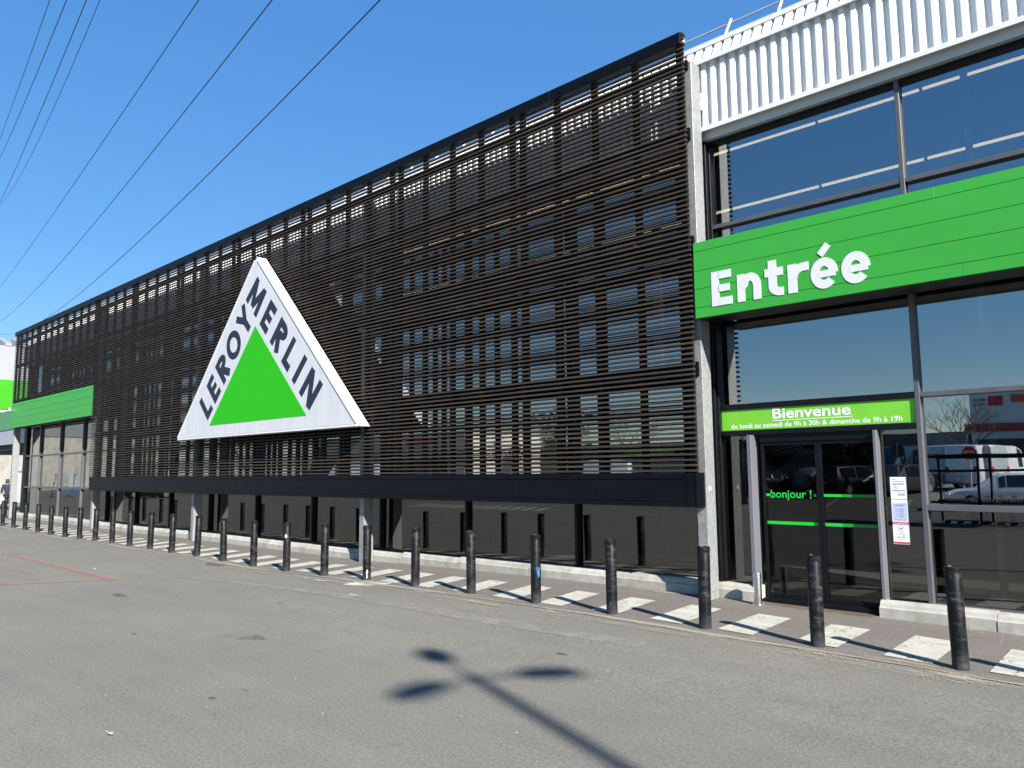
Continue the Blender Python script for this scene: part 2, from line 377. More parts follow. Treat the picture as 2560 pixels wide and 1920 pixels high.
for i in range(9):
    x0 = -17.0 + i * .235
    txt += [[(x0, 3.96), (x0 + .05, 3.96), (x0 + .05, 4.17), (x0, 4.17)], [(x0 + .05, 4.06 + .04 * (i % 3)), (x0 + .17, 4.06), (x0 + .17, 4.1), (x0 + .05, 4.1 + .04 * (i % 3))]]
sheet('faded_red_ground_lettering', txt, M['faint_red_paint'])
b = [( -9.56 + .30 * math.cos(t) * 1.0 - .05 * math.sin(t), 6.98 + .26 * math.sin(t) * 1.0 + .16 * math.cos(t)) for t in [i * math.pi / 12 for i in range(24)]]
sheet('white_paint_patch', [b], M['old_white_paint'], .0065)
sheet('worn_white_marks', [line((-10.6, 6.72), (-10.25, 6.74), .07), line((-11.0, 6.8), (-10.8, 6.75), .05), line((-15.2, 5.1), (-15.0, 5.05), .04), line((-8.9, 6.2), (-8.7, 6.22), .04)], M['old_white_paint'], .0066)
arc = [(-12.9, 5.62), (-11.4, 5.84), (-10.2, 5.98), (-8.8, 6.08), (-7.4, 6.11), (-6.2, 6.08), (-5.2, 6.12), (-4.2, 6.2)]
M['seam_soft'] = M['seam'].copy(); M['seam_soft'].name = 'asphalt_seam_soft'
_m = M['seam_soft']; L(_m, ramp(_m, math_(_m, 'ADD', math_(_m, 'MULTIPLY', noise(_m, coords(_m), 3, 5, .7), .6), math_(_m, 'MULTIPLY', noise(_m, coords(_m), 60, 3, .7), .4)), [(.31, (0,)), (.56, (.72,))]), P(_m).inputs['Alpha'])
sheet('old_resurfacing_seam', [line(p, q, .06 + .17 * min(1, i / 3), .06 + .17 * min(1, (i + 1) / 3)) for i, (p, q) in enumerate(zip(arc, arc[1:]))], _m, .005)
M['dark_patch'] = asphalt('dark_asphalt_patch', .06, .13, (1.05, .98, .9), .2, False)
sheet('dark_asphalt_patch', [[(-14.16 + .3 * math.cos(t), 6.86 + .13 * math.sin(t)) for t in [i * math.pi / 8 for i in range(16)]]], M['dark_patch'], .0068)
M['stain'] = mat('oil_stain', (.035, .034, .032), .6, 0, .4)
_m = M['stain']; L(_m, ramp(_m, noise(_m, coords(_m, (1, 1.6, 1)), 13, 5, .7), [(.40, (0,)), (.62, (.55,))]), P(_m).inputs['Alpha'])
st = []
for (x, y, a, c) in ((-7.40, 4.08, .13, .05), (-5.71, 2.78, .05, .025), (-5.72, 3.05, .035, .02), (-9.12, 5.3, .07, .03), (-8.6, 3.31, .08, .025), (-4.6, 5.5, .08, .025), (-11.5, 4.2, .25, .06)):
    st.append([(x + a * math.cos(t) * rnd.uniform(.75, 1.2), y + c * math.sin(t) * rnd.uniform(.75, 1.2)) for t in [k * math.pi / 7 for k in range(14)]])
sheet('asphalt_oil_stains', st, M['stain'], .0045)
# white bay lines of the car park behind the viewer (seen in the glazing)
bl = []
for i in range(-9, 2):
    bl.append(line((i * 3.0 - 12, -11.5), (i * 3.0 - 13.2, -16.5), .1))
for i in range(12): bl.append(line((-22 - i * .75, -6.2), (-23.4 - i * .75, -8.6), .35))
sheet('parking_bay_lines', bl, M['white_paint'], .007)

# ------------------------------------------------------------------ shop building
GY = 9.24                                                  # glass plane
FX0, FX1 = -36.0, 7.0
shop = empty('store_building', (-15, 12, 0), 'long store building with white ribbed fascia, tall glazing and a concrete kerb', 'shop')
SO = (-15, 12, 0)
def sp(b, name, m, par=None): return b.build(name, m, par or shop, SO if par is None else (0, 0, 0))
# ribbed fascia
def ribbed(x0, x1, yb, yf, z0, z1, per=.1425, lean=0):
    b = MB(); pts = []; x = x0
    while x < x1:
        pts += [(x, yf), (x + per * .40, yf), (x + per * .54, yb), (x + per * .86, yb)]; x += per
    n = len(pts); vs = [(p[0], p[1], z0) for p in pts] + [(p[0], p[1] + lean, z1) for p in pts]
    b.add(vs, [(i, i + 1, n + i + 1, n + i) for i in range(n - 1)]); return b
sp(ribbed(-5.09, FX1, 9.12, 9.06, 6.245, 7.20), 'ribbed_fascia', M['white_sheet'])
sp(ribbed(FX0, -5.10, 9.05, 8.985, 6.245, 7.20), 'ribbed_fascia', M['white_sheet'])
sp(MB().box(FX0, FX1, 9.03, 9.14, 7.20, 7.225).box(FX0, FX1, 9.015, 9.035, 7.165, 7.225), 'fascia_trim', M['white_flash'])
b = MB(); b.prism([(9.075, 7.226), (9.205, 7.462), (9.28, 7.462), (9.28, 7.226)], 'x', FX0, FX1); sp(b, 'sloped_coping', M['coping_grey'])
b = MB(); x = FX0 + .02
while x < FX1:
    b.prism([(9.045, 7.2265), (9.072, 7.2265), (9.202, 7.462), (9.175, 7.462)], 'x', x, x + .088); x += .1425
sp(b, 'coping_rib_closures', M['white_sheet'])
sp(MB().prism([(9.16, 7.4625), (9.16, 7.52), (9.75, 7.56), (9.75, 7.4625)], 'x', FX0, FX1), 'roof_edge_flashing', M['white_flash'])
sp(MB().box(FX0, FX1, 9.03, 9.36, 6.225, 6.245).box(FX0, FX1, 9.025, 9.05, 6.205, 6.265), 'fascia_foot_trim', M['white_flash'])
sp(MB().box(FX0, FX1, 9.10, 9.36, 6.10, 6.224), 'lintel', M['lintel'])
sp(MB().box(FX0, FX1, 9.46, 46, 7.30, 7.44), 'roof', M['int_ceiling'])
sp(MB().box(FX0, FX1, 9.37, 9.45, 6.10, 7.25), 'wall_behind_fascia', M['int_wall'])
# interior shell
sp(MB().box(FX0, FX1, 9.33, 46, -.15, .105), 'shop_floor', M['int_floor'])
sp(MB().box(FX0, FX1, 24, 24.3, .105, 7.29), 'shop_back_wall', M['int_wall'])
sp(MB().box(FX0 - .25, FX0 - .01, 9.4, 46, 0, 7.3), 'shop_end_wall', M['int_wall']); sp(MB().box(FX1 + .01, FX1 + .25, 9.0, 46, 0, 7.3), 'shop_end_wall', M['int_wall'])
for x in (-2.01, -6.27, -10.5, -14.7, -18.9, -23.1, -27.3, -31.5): h = .032 if x > -3 else .06; sp(MB().bbox(x - h, x + h, 9.86, 9.95, .105, 7.2, .004), 'interior_column', M['cream'])
for i, (y, z) in enumerate(((11.0, 6.74), (11.0, 5.765))):
    x = -14.0
    while x < 3:
        sp(MB().tube([(x, y, z), (x + 1.36, y, z)], .02, 6), 'fluorescent_tube', M['tube']); x += 1.41
for (x0, x1, y, h) in ((-34, -29, 14, 2.4), (-27, -22, 13.5, 2.2), (-20, -14.5, 14.5, 2.4), (-13, -8, 13, 2.0), (-7, -5.4, 15, 2.2), (-2.6, 1.5, 15, 2.1)):
    b = MB()
    for k in range(4): b.box(x0, x1, y, y + .5, .25 + k * h / 4, .29 + k * h / 4)
    b.box(x0, x0 + .06, y, y + .5, .105, h); b.box(x1 - .06, x1, y, y + .5, .105, h)
    for k in range(4):
        xx = x0 + .1
        while xx < x1 - .4:
            w = rnd.uniform(.15, .4); b.box(xx, xx + w, y + .05, y + .45, .295 + k * h / 4, .295 + k * h / 4 + rnd.uniform(.12, .4) * h / 2.4, mi=1); xx += w + .04
    sp(b, 'shelving_rack', [M['batten'], M['int_wall']])
# glazing
MUL = [-2.545 - 2.4085 * k for k in range(14)]; MUL = [2.27, -.137] + MUL
TOPS = {}
for i, x in enumerate(MUL):
    if x < -35.5: continue
    b = MB().bbox(x - .026, x + .026, 9.168, 9.30, .19, 6.10, .004)
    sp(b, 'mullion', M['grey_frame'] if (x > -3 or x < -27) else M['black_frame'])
sp(MB().bbox(-35.95, -35.60, 9.16, 9.30, .0, 6.10, .004), 'corner_post', M['black_frame'])
sp(MB().bbox(-5.0, -4.958, 9.11, 9.30, .19, 6.10, .004), 'corner_post', M['black_frame'])
segs = [2.27, -.137] + [m for m in MUL if m < -.2]
allx = sorted(set(MUL)); panes = [(a + .026, c - .026) for a, c in zip(allx, allx[1:]) if a > -35.5] + [(-35.60, allx[[i for i, v in enumerate(allx) if v > -35.5][0]] - .026)]
def transom(x0, x1, z0, z1, m): sp(MB().bbox(x0 + .001, x1 - .001, 9.172, 9.29, z0, z1, .004), 'transom', m)
for (x0, x1) in panes:
    ent = -5 < x0 < -3                                      # the door bay
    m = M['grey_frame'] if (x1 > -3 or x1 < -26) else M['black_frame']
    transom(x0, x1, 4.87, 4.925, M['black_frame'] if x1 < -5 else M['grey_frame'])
    transom(x0, x1, 6.05, 6.099, M['black_frame'])
    if not ent:
        transom(x0, x1, 2.43, 2.485, m); transom(x0, x1, 1.20, 1.265, m); transom(x0, x1, .19, .225, m)
        for (z0, z1) in ((.226, 1.199), (1.266, 2.429), (2.486, 4.869), (4.926, 6.049)):
            sp(MB().box(x0, x1, GY, GY + .008, z0, z1), 'glass_pane', M['glass'] if z0 > 1 else M['glass_low'])
    else:
        x0 = -4.957
        transom(x0, x1, 2.425, 2.495, M['black_frame']); transom(x0, x1, 2.09, 2.152, M['black_frame'])
        for (z0, z1) in ((2.496, 4.869), (4.926, 6.049)): sp(MB().box(x0, x1, GY, GY + .008, z0, z1), 'glass_pane', M['glass'])
        for (a, c, z0) in ((-4.955, -4.512, .226), (-2.968, -2.572, .226)):
            sp(MB().box(a, c, GY, GY + .008, z0, 2.089), 'glass_pane', M['glass_low'])
            sp(MB().bbox(a, c, 9.16, 9.28, .19, .225, .003), 'transom', M['black_frame'])
        sp(MB().bbox(-4.525, -4.470, 9.08, 9.30, .0, 2.089, .004), 'door_jamb', M['alu_frame'])
        sp(MB().bbox(-3.022, -2.985, 9.12, 9.30, .0, 2.089, .004), 'door_jamb', M['alu_frame'])
        sp(MB().box(-4.409, -3.021, 9.20, 9.30, 2.0, 2.089), 'door_header', M['black_frame'])
        sp(MB().box(-4.409, -3.021, 9.12, 9.32, gz(-3.7, 9), .10), 'door_sill', M['black_frame'])
        for (a, c, hx) in ((-4.405, -3.690, 0), (-3.688, -3.024, 1)):
            d = MB().box(a, a + .035, 9.215, 9.265, .101, 1.998).box(c - .035, c, 9.215, 9.265, .101, 1.998).box(a + .036, c - .036, 9.215, 9.265, .101, .150).box(a + .036, c - .036, 9.215, 9.265, 1.955, 1.998)
            dr = sp(d, 'sliding_door', M['black_frame'])
            (MB().box(a + .036, c - .036, GY, GY + .008, .151, 1.954)).build('door_pane', M['glass_door'], dr, SO)
            e = c - .037; s0 = a + .037
            if hx == 0:
                s = MB().box(s0, e, 9.2375, 9.2385, .986, 1.024); s.box(s0, s0 + .085, 9.2375, 9.2385, 1.328, 1.361); s.box(-3.772, -3.742, 9.2375, 9.2385, 1.326, 1.362)
                s.build('green_stripe', M['vinyl_green'], dr, SO)
                DOOR1 = dr
            else:
                MB().box(s0, -3.443, 9.2375, 9.2385, .986, 1.024).box(s0, -3.443, 9.2375, 9.2385, 1.328, 1.361).build('green_stripe', M['vinyl_green'], dr, SO)
                MB().box(-3.442, e, 9.2375, 9.2385, .986, 1.024).box(-3.442, e, 9.2375, 9.2385, 1.328, 1.361).build('green_stripe', M['vinyl_green_dull'], dr, SO)
# floor grate in front of the door
g = gz(-3.7, 9) + .008; b = MB().box(-4.36, -3.08, 8.95, 9.115, g - .03, g)
for k in range(46): b.box(-4.35 + k * .0275, -4.336 + k * .0275, 8.96, 9.105, g, g + .006)
sp(b, 'door_grate', vary('brown_grate', (.10, .075, .055), .6, 20, .2))
# concrete kerb along the glazing, block by block
def kerb(x0, x1, blk):
    b = MB(); x = x0
    while x < x1 - .05:
        e = min(x + blk + rnd.uniform(-.05, .05), x1); z = (gz(x, 9) + gz(e, 9)) / 2; h = .19; j = rnd.uniform(-.004, .004)
        b.prism([(9.03 + j, z - .12), (9.03 + j, z + h * .60), (9.055 + j, z + h * .66), (9.07 + j, z + h - .03), (9.10 + j, z + h), (9.36, z + h), (9.36, z - .12)], 'x', x + .003, e - .003); x = e
    return b
kb = kerb(-36.1, -4.43, 1.55); sp(kb, 'concrete_kerb', M['concrete'])
kb = kerb(-3.035, 6.5, 1.12); sp(kb, 'concrete_kerb', M['concrete'])

# ------------------------------------------------------------------ green cladding panels
def green_panel(name, x0, x1, label, col):
    o = empty(name, ((x0 + x1) / 2, 8.7, 3.56), label, 'sign panel'); of = tuple(o.location)
    zs = [3.573, 3.708, 3.951, 4.188, 4.440, 4.562]; b = MB()
    for k, (a, c) in enumerate(zip(zs, zs[1:])):              # boards in lengths, joints staggered as on the wall
        cuts = [x for x in ([-1.9], [.9], [-.6], [1.7], [-2.1])[k] if x0 < x < x1] if x1 > 0 else [x0 + 3.1 + .8 * ((k * 2) % 5)]
        xs = [x0] + cuts + [x1]
        for u, v in zip(xs, xs[1:]): b.bbox(u + .0008, v - .0008, 8.64 + rnd.uniform(-.0012, .0012), 8.70, a + .0025, c - .0025, .002)
    b.build('cladding_board', col, o, of)
    MB().box(x0 + .004, x1 - .004, 8.662, 8.74, 3.575, 4.56).build('joint_backing', M['green_dark'], o, of)
    MB().box(x0 + .01, x1 - .01, 8.741, 9.12, 3.58, 3.62).box(x0 + .01, x1 - .01, 8.741, 9.12, 4.48, 4.555).build('frame', M['black_frame'], o, of)
    return o, of
ESIGN, EOF = green_panel('entrance_sign', -4.925, 5.5, 'wide green cladding sign reading Entrée in raised white letters over the doors', M['green'])
GP, GPO = green_panel('green_cladding_panel', -35.86, -26.62, 'plain green cladding panel without lettering, set into the left end of the louvres', M['green'])

# ------------------------------------------------------------------ lettering
def stroke(pts, w, closed=False):
    """outline polygon of a butt-ended stroke"""
    pts = [Vector(p) for p in pts]; l, r = [], []; n = len(pts)
    for i, p in enumerate(pts):
        if closed: a, c = pts[i - 1], pts[(i + 1) % n]
        else: a, c = pts[max(i - 1, 0)], pts[min(i + 1, n - 1)]
        d0 = (p - a).normalized() if (p - a).length > 1e-9 else (c - p).normalized(); d1 = (c - p).normalized() if (c - p).length > 1e-9 else d0
        t = (d0 + d1).normalized(); o = Vector((-t.y, t.x)); k = w / 2 / max(.35, o.dot(Vector((-d0.y, d0.x))))
        l.append(p + o * k); r.append(p - o * k)
    return l, r
def arcp(cx, cy, rx, ry, a0, a1, n=18): return [(cx + rx * math.cos(R(a0 + (a1 - a0) * i / n)), cy + ry * math.sin(R(a0 + (a1 - a0) * i / n))) for i in range(n + 1)]
def glyph(ch, w):
    """cap height 1, x height .78; list of (points, width, closed)"""
    h = w / 2; X = .78
    if ch == 'E': return .60, [([(h, 0), (h, 1)], w), ([(w, h), (.60, h)], w), ([(w, 1 - h), (.58, 1 - h)], w), ([(w, .5), (.54, .5)], w * .92)]
    if ch == 'n': return .70, [([(h, 0), (h, X)], w), ([(w * .6, .40)] + arcp(.35 + w * .18, .40, .35 - h - w * .18 + .0, X - .40 - h, 165, 0) + [(.70 - h, 0)], w)]
    if ch == 't': return .52, [([(.10 + h, 1.0), (.10 + h, .30)] + arcp(.33 + h, .27, .23, .27 - h, 180, 265, 10) + [(.50, h)], w), ([(0, X - h), (.50, X - h)], w)]
    if ch == 'r': return .52, [([(h, 0), (h, X)], w), ([(w * .6, .36)] + arcp(.42, .38, .42 - h, X - .38 - h, 172, 95, 10) + [(.52, X - h + .0)], w)]
    if ch == 'e':
        cx, cy, rx, ry = .36, .39, .36 - h, .41 - h
        return .72, [(arcp(cx, cy, rx, ry, -4, 318, 34), w), ([(w * .9, cy - .02), (.66, cy - .02)], w * .80)]
    if ch == 'é':
        a, s = glyph('e', w); return a, s + [([(.27, .88), (.50, 1.13)], w * .82)]
    if ch == 'L': return .55, [([(h, 0), (h, 1)], w), ([(w, h), (.55, h)], w)]
    if ch == 'I': return w, [([(h, 0), (h, 1)], w)]
    if ch == 'R': return .66, [([(h, 0), (h, 1)], w), ([(w, 1 - h)] + arcp(.34, .72, .27, .28 - h, 90, -90, 14) + [(w, .44 + h * .0 + .0)], w), ([(.30, .46), (.58, 0)], w * 1.12)]
    if ch == 'O': return .98, [(arcp(.49, .5, .49 - h, .52 - h, 0, 360, 40), w)]
    if ch == 'Y': return .78, [([(.07, 1), (.39, .46), (.71, 1)], w), ([(.39, .50), (.39, 0)], w)]
    if ch == 'M': return .98, [([(.09, 0), (.16, 1)], w), ([(.89, 0), (.82, 1)], w), ([(.16, .97), (.49, .12)], w * .95), ([(.82, .97), (.49, .12)], w * .95)]
    if ch == 'N': return .84, [([(h, 0), (h, 1)], w), ([(.84 - h, 0), (.84 - h, 1)], w), ([(h, .97), (.84 - h, .03)], w * 1.02)]
def letter_mesh(ch, w, size, fmap, y0, thick, xs=1.0):
    """solid letter; fmap maps (u,v) letter plane to world (x,z); pieces step 1.2 mm so no faces share a plane"""
    adv, st = glyph(ch, w); b = MB()
    for i, (pts, sw) in enumerate(st):
        l, r = stroke(pts, sw); yy = y0 - i * .0012; k = len(l)
        vs = []
        for y in (yy, yy + thick):
            for p in l + r: X, Z = fmap(p.x * size * xs, p.y * size); vs.append((X, y, Z))
        n = 2 * k; fs = []
        for j in range(k - 1):
            fs += [(j, j + 1, k + j + 1, k + j), (n + j, n + j + 1, n + k + j + 1, n + k + j), (j, j + 1, n + j + 1, n + j), (k + j, k + j + 1, n + k + j + 1, n + k + j)]
        fs += [(0, k, n + k, n), (k - 1, 2 * k - 1, n + 2 * k - 1, n + k - 1)]
        b.add(vs, fs)
    return adv * size * xs, b
# raised "Entrée": measured left edge and width of each letter on the panel
for ch, xl, xr in (('E', -4.683, -4.405), ('n', -4.335, -4.030), ('t', -3.979, -3.743), ('r', -3.697, -3.446), ('é', -3.427, -3.121), ('e', -3.082, -2.772)):
    a, _ = glyph(ch, .225); size = .437; k = (xr - xl) / (a * size)
    _, b = letter_mesh(ch, .225, size, lambda u, v: (xl + u, 3.692 + v), 8.634, .0055, k)
    b.build('letter', M['letter_white'], ESIGN, EOF)
def flat_text(s, x0, x1, z, h, y, m, name, parent, off, bold=.012, mirror=False, words=0):
    """text set flat on a wall facing -Y between x0 and x1, x height scaled to h (cap)"""
    c = bpy.data.curves.new('text', 'FONT'); c.body = s; c.size = 1; c.offset = bold; c.resolution_u = 3
    t = bpy.data.objects.new('text', c); COL.objects.link(t)
    dg = bpy.context.evaluated_depsgraph_get(); me = bpy.data.meshes.new_from_object(t.evaluated_get(dg))
    bpy.data.objects.remove(t); bpy.data.curves.remove(c)
    xs = [v.co.x for v in me.vertices]; a, w = min(xs), max(xs) - min(xs)
    for v in me.vertices:
        u, q = (v.co.x - a) / w, v.co.y / .70
        if mirror: v.co = (x1 + (x0 - x1) * u - off[0], y - off[1], z + q * h - off[2])
        else: v.co = (x0 + (x1 - x0) * u - off[0], y - off[1], z + q * h - off[2])
    if not words:
        me.materials.append(m); o = bpy.data.objects.new(name, me); COL.objects.link(o); o.parent = parent; return o
    # one object per word: group the letters by the gaps between them
    bm = bmesh.new(); bm.from_mesh(me); bm.faces.ensure_lookup_table(); seen = set(); isl = []
    for f0 in bm.faces:
        if f0.index in seen: continue
        st_, fs = [f0], []; seen.add(f0.index)
        while st_:
            f = st_.pop(); fs.append(f)
            for v in f.verts:
                for g in v.link_faces:
                    if g.index not in seen: seen.add(g.index); st_.append(g)
        xs_ = [v.co.x for f in fs for v in f.verts]; isl.append((min(xs_), max(xs_), fs))
    isl.sort(key=lambda t: t[0]); groups = []; end = -1e9; lim = h * words
    for lo_, hi_, fs in isl:
        if lo_ - end > lim: groups.append([])
        groups[-1] += fs; end = max(end, hi_)
    for fs in groups:
        b = MB()
        for f in fs: b.add([v.co[:] for v in f.verts], [list(range(len(f.verts)))])
        b.build(name, m, parent)
    bm.free(); bpy.data.meshes.remove(me)
flat_text('bonjour !', -4.309, -3.798, 1.310, .096, 9.2375, M['vinyl_green'], 'door_lettering', DOOR1, SO, .016)
# welcome banner between the two frame bars
WB = empty('welcome_banner', (-3.8, 9.19, 2.15), 'lime green welcome banner with opening hours above the sliding doors', 'banner'); wo = tuple(WB.location)
MB().box(-4.925, -2.578, 9.195, 9.225, 2.153, 2.424).build('banner_box', M['banner_green'], WB, wo)
MB().box(-4.905, -2.635, 9.188, 9.1945, 2.160, 2.400).build('banner_sheet', M['banner_green'], WB, wo)
flat_text('Bienvenue', -4.214, -3.266, 2.286, .128, 9.1865, M['white_print'], 'banner_lettering', WB, wo, .018)
flat_text('du lundi au samedi de 9h à 20h & dimanche de 9h à 19h', -4.779, -2.712, 2.182, .058, 9.1865, M['white_print'], 'banner_word', WB, wo, .016, words=.28)
MB().box(-4.22, -3.254, 9.1862, 9.1875, 2.256, 2.264).build('banner_underline', M['white_print'], WB, wo)
# three notices taped to the glass
def notice(z0, z1, label, kind):
    o = empty('paper_notice', (-2.81, 9.232, z0), label, 'notice', 'paper notices on the glass'); of = tuple(o.location); y = 9.2315
    MB().box(-2.900, -2.728, y, y + .0015, z0, z1).build('sheet', M['paper'], o, of)
    H = z1 - z0; q = lambda x0, x1, a, c, b: b.box(-2.9 + x0 * .172, -2.9 + x1 * .172, y - .0012, y - .0002, z0 + a * H, z0 + c * H)
    if kind == 0:
        b = MB(); q(.14, .34, .88, .905, b); q(.12, .88, .785, .81, b)
        for k in range(3): q(.12, .9 - .1 * (k == 2), .70 - k * .022, .71 - k * .022, b)
        for k in range(5): q(.24, .38 + .12 * (k > 2), .62 - k * .036, .63 - k * .036, b)
        for k in range(3): q(.12, .88, .40 - k * .022, .41 - k * .022, b)
        for k in range(4): q(.42, .88, .25 - k * .034, .262 - k * .034, b)
        b.build('printed_lines', M['ink'], o, of)
    elif kind == 1:
        b = MB(); q(.07, .93, .05, .84, b); b.build('pale_blue_panel', M['paper_blue'], o, of)
        y -= .0012; b = MB(); q(.72, .90, .79, .82, b)
        for k in range(2): q(.22, .72, .745 - k * .04, .765 - k * .04, b)
        for k in range(4): q(.28, .36, .55 - k * .11, .575 - k * .11, b); q(.44, .76, .56 - k * .11, .572 - k * .11, b); q(.44, .70, .535 - k * .11, .545 - k * .11, b)
        q(.16, .80, .07, .085, b); b.build('printed_lines', M['ink'], o, of)
    else:
        b = MB(); q(.02, .98, .885, .985, b); q(.03, .97, .02, .105, b); b.build('red_band', M['ink_red'], o, of)
        b = MB(); l, r = stroke(arcp(-2.814, z0 + .70 * H, .031, .031, 0, 360, 24), .004)
        for j in range(24): b.add([(l[j].x, y - .0008, l[j].y), (l[j + 1].x, y - .0008, l[j + 1].y), (r[j + 1].x, y - .0008, r[j + 1].y), (r[j].x, y - .0008, r[j].y)], [(0, 1, 2, 3)])
        b.build('ring', M['ink_dark'], o, of)
        flat_text('8h', -2.829, -2.799, z0 + .665 * H, .018, y - .0008, M['ink_dark'], 'notice_lettering', o, of, .02)
        flat_text('Ouverture', -2.85, -2.786, z0 + .475 * H, .009, y - .0008, M['ink_dark'], 'notice_lettering', o, of, .005)
        flat_text('de votre magasin', -2.872, -2.764, z0 + .40 * H, .009, y - .0008, M['ink_dark'], 'notice_lettering', o, of, .005)
        flat_text('dès 8h', -2.858, -2.776, z0 + .28 * H, .018, y - .0008, M['ink_red'], 'notice_lettering', o, of, .01)
        flat_text('tous les jours', -2.856, -2.776, z0 + .20 * H, .008, y - .0008, M['ink_dark'], 'notice_lettering', o, of, .005)
        flat_text('Exceptionnel', -2.885, -2.75, z0 + .915 * H, .011, y - .0016, M['paper'], 'notice_lettering', o, of, .005)
notice(1.318, 1.560, 'white paper notice with grey text lines, topmost of three on the glass', 0)
notice(1.070, 1.312, 'pale blue printed notice, middle of the three taped to the glass', 1)
notice(.824, 1.066, 'white notice with red bands and a ringed 8h, lowest of the three', 2)

# ------------------------------------------------------------------ louvre screen
LX0, LX1 = -35.86, -4.955
LS = empty('louvre_screen', (-20, 8.65, 0), 'long dark louvre screen of thin horizontal slats hung in front of the glazing', 'louvre screen'); lo = tuple(LS.location)
PER = 3.127; pitch = .0675; SZ0 = 1.640; NS = 84
edges = [LX1] + [-8.05 - PER * k for k in range(9)]; edges = [e for e in edges if e > LX0 + .3] + [LX0]
batt = []
for k, (xr, xl) in enumerate(zip(edges, edges[1:])):
    b = MB(); dz = rnd.uniform(-.002, .002)
    for i in range(NS):
        z = SZ0 + pitch * i + dz; a, c = xl + .007, xr - .007
        if z < 4.585:
            if xr < -26.6: continue
            if xl < -26.6: a = -26.60
        if z > 7.30: continue
        y0 = 8.620 + rnd.uniform(-.003, .003)
        e0, e1 = rnd.uniform(-.0035, .0035), rnd.uniform(-.0035, .0035)
        vs = [(x, y, zz + (e0 if x == a else e1)) for zz in (z, z + .026) for y in (y0, y0 + .044) for x in (a, c)]
        vs[4] = (a, y0 + .006, vs[4][2]); vs[5] = (c, y0 + .006, vs[5][2])
        b.add(vs, [(0, 2, 3, 1), (4, 5, 7, 6), (0, 1, 5, 4), (2, 6, 7, 3), (0, 4, 6, 2), (1, 3, 7, 5)])
    b.build('slat_panel', M['slat'], LS, lo)
    nb = 5 if k < len(edges) - 2 else max(2, int((xr - xl) / .717) + 1)
    for j in range(nb):
        x = xr - .10 - .717 * j
        if x > xl + .04: batt.append(x)
    if k == len(edges) - 2: batt.append(LX0 + .06)
for x in batt:
    z0 = 1.60 if x > -26.6 else 4.50
    MB().box(x - .042, x + .042, 8.667, 8.735, z0, 7.36).build('batten', M['batten'], LS, lo)
for (z0, z1, xl) in ((2.86, 3.04, -26.6), (4.50, 4.70, LX0), (6.02, 6.18, LX0), (7.005, 7.13, LX0)):
    MB().box(xl, LX1 - .02, 8.737, 8.779, z0, z1).build('cross_rail', M['anthracite'], LS, lo)
# cap along the top in sheets, with the slat ends showing behind it
b = MB(); x = LX0
while x < LX1 - .05:
    e = min(x + 2.6, LX1 - .02); b.bbox(x + .002, e - .002, 8.585, 8.605, 7.300, 7.462, .002); x = e
b.build('cap_sheet', M['anthracite'], LS, lo)
MB().box(LX0, LX1, 8.607, 8.70, 7.435, 7.462).box(LX0, LX1, 8.62, 8.66, 7.37, 7.40).box(LX0, LX1, 8.607, 8.69, 7.305, 7.33).build('cap_slats', M['slat'], LS, lo)
# box beam at the foot
BX0 = -26.42; b = MB(); x = LX1 - .155; 
while x > BX0 + .05:
    e = max(x - 1.46, BX0); b.bbox(e + .002, x - .002, 8.588, 8.60, 1.262, 1.548, .002); x = e
b.build('beam_facing', M['anthracite'], LS, lo)
MB().box(BX0, LX1 - .16, 8.580, 8.600, 1.552, 1.622).box(BX0, LX1 - .16, 8.592, 8.602, 1.196, 1.258).box(BX0, LX1 - .03, 8.603, 8.775, 1.20, 1.618).build('foot_beam', M['anthracite'], LS, lo)
MB().bbox(LX1 - .155, LX1 - .02, 8.582, 8.601, 1.198, 1.622, .003).box(LX1 - .019, LX1 - .002, 8.575, 8.775, 1.19, 1.626).build('beam_end_cap', M['anthracite'], LS, lo)

# ------------------------------------------------------------------ triangular logo sign
TS = empty('triangle_sign', (-15.7, 8.4, 2.5), 'white triangular store sign with a green triangle and dark lettering', 'sign'); to = tuple(TS.location)
TA, TL, TR = (-15.745, 6.515), (-19.56, 2.522), (-11.742, 2.522)
def tri(bm_, A, B_, C_, y0, y1): bm_.prism([B_, C_, A], 'y', y0, y1)
b = MB(); tri(b, TA, TL, TR, 8.36, 8.585)
cs = b.build('casing', M['logo_white'], TS, to)
def inset(A, B_, C_, d):
    c = Vector(((A[0] + B_[0] + C_[0]) / 3, (A[1] + B_[1] + C_[1]) / 3)); r_ = 1.30
    return [tuple(c + (Vector(p) - c) * (1 - d / r_)) for p in (A, B_, C_)]
b = MB(); A2, L2, R2 = inset(TA, TL, TR, .045); tri(b, A2, L2, R2, 8.345, 8.359); b.build('face_panel', M['logo_white'], TS, to)
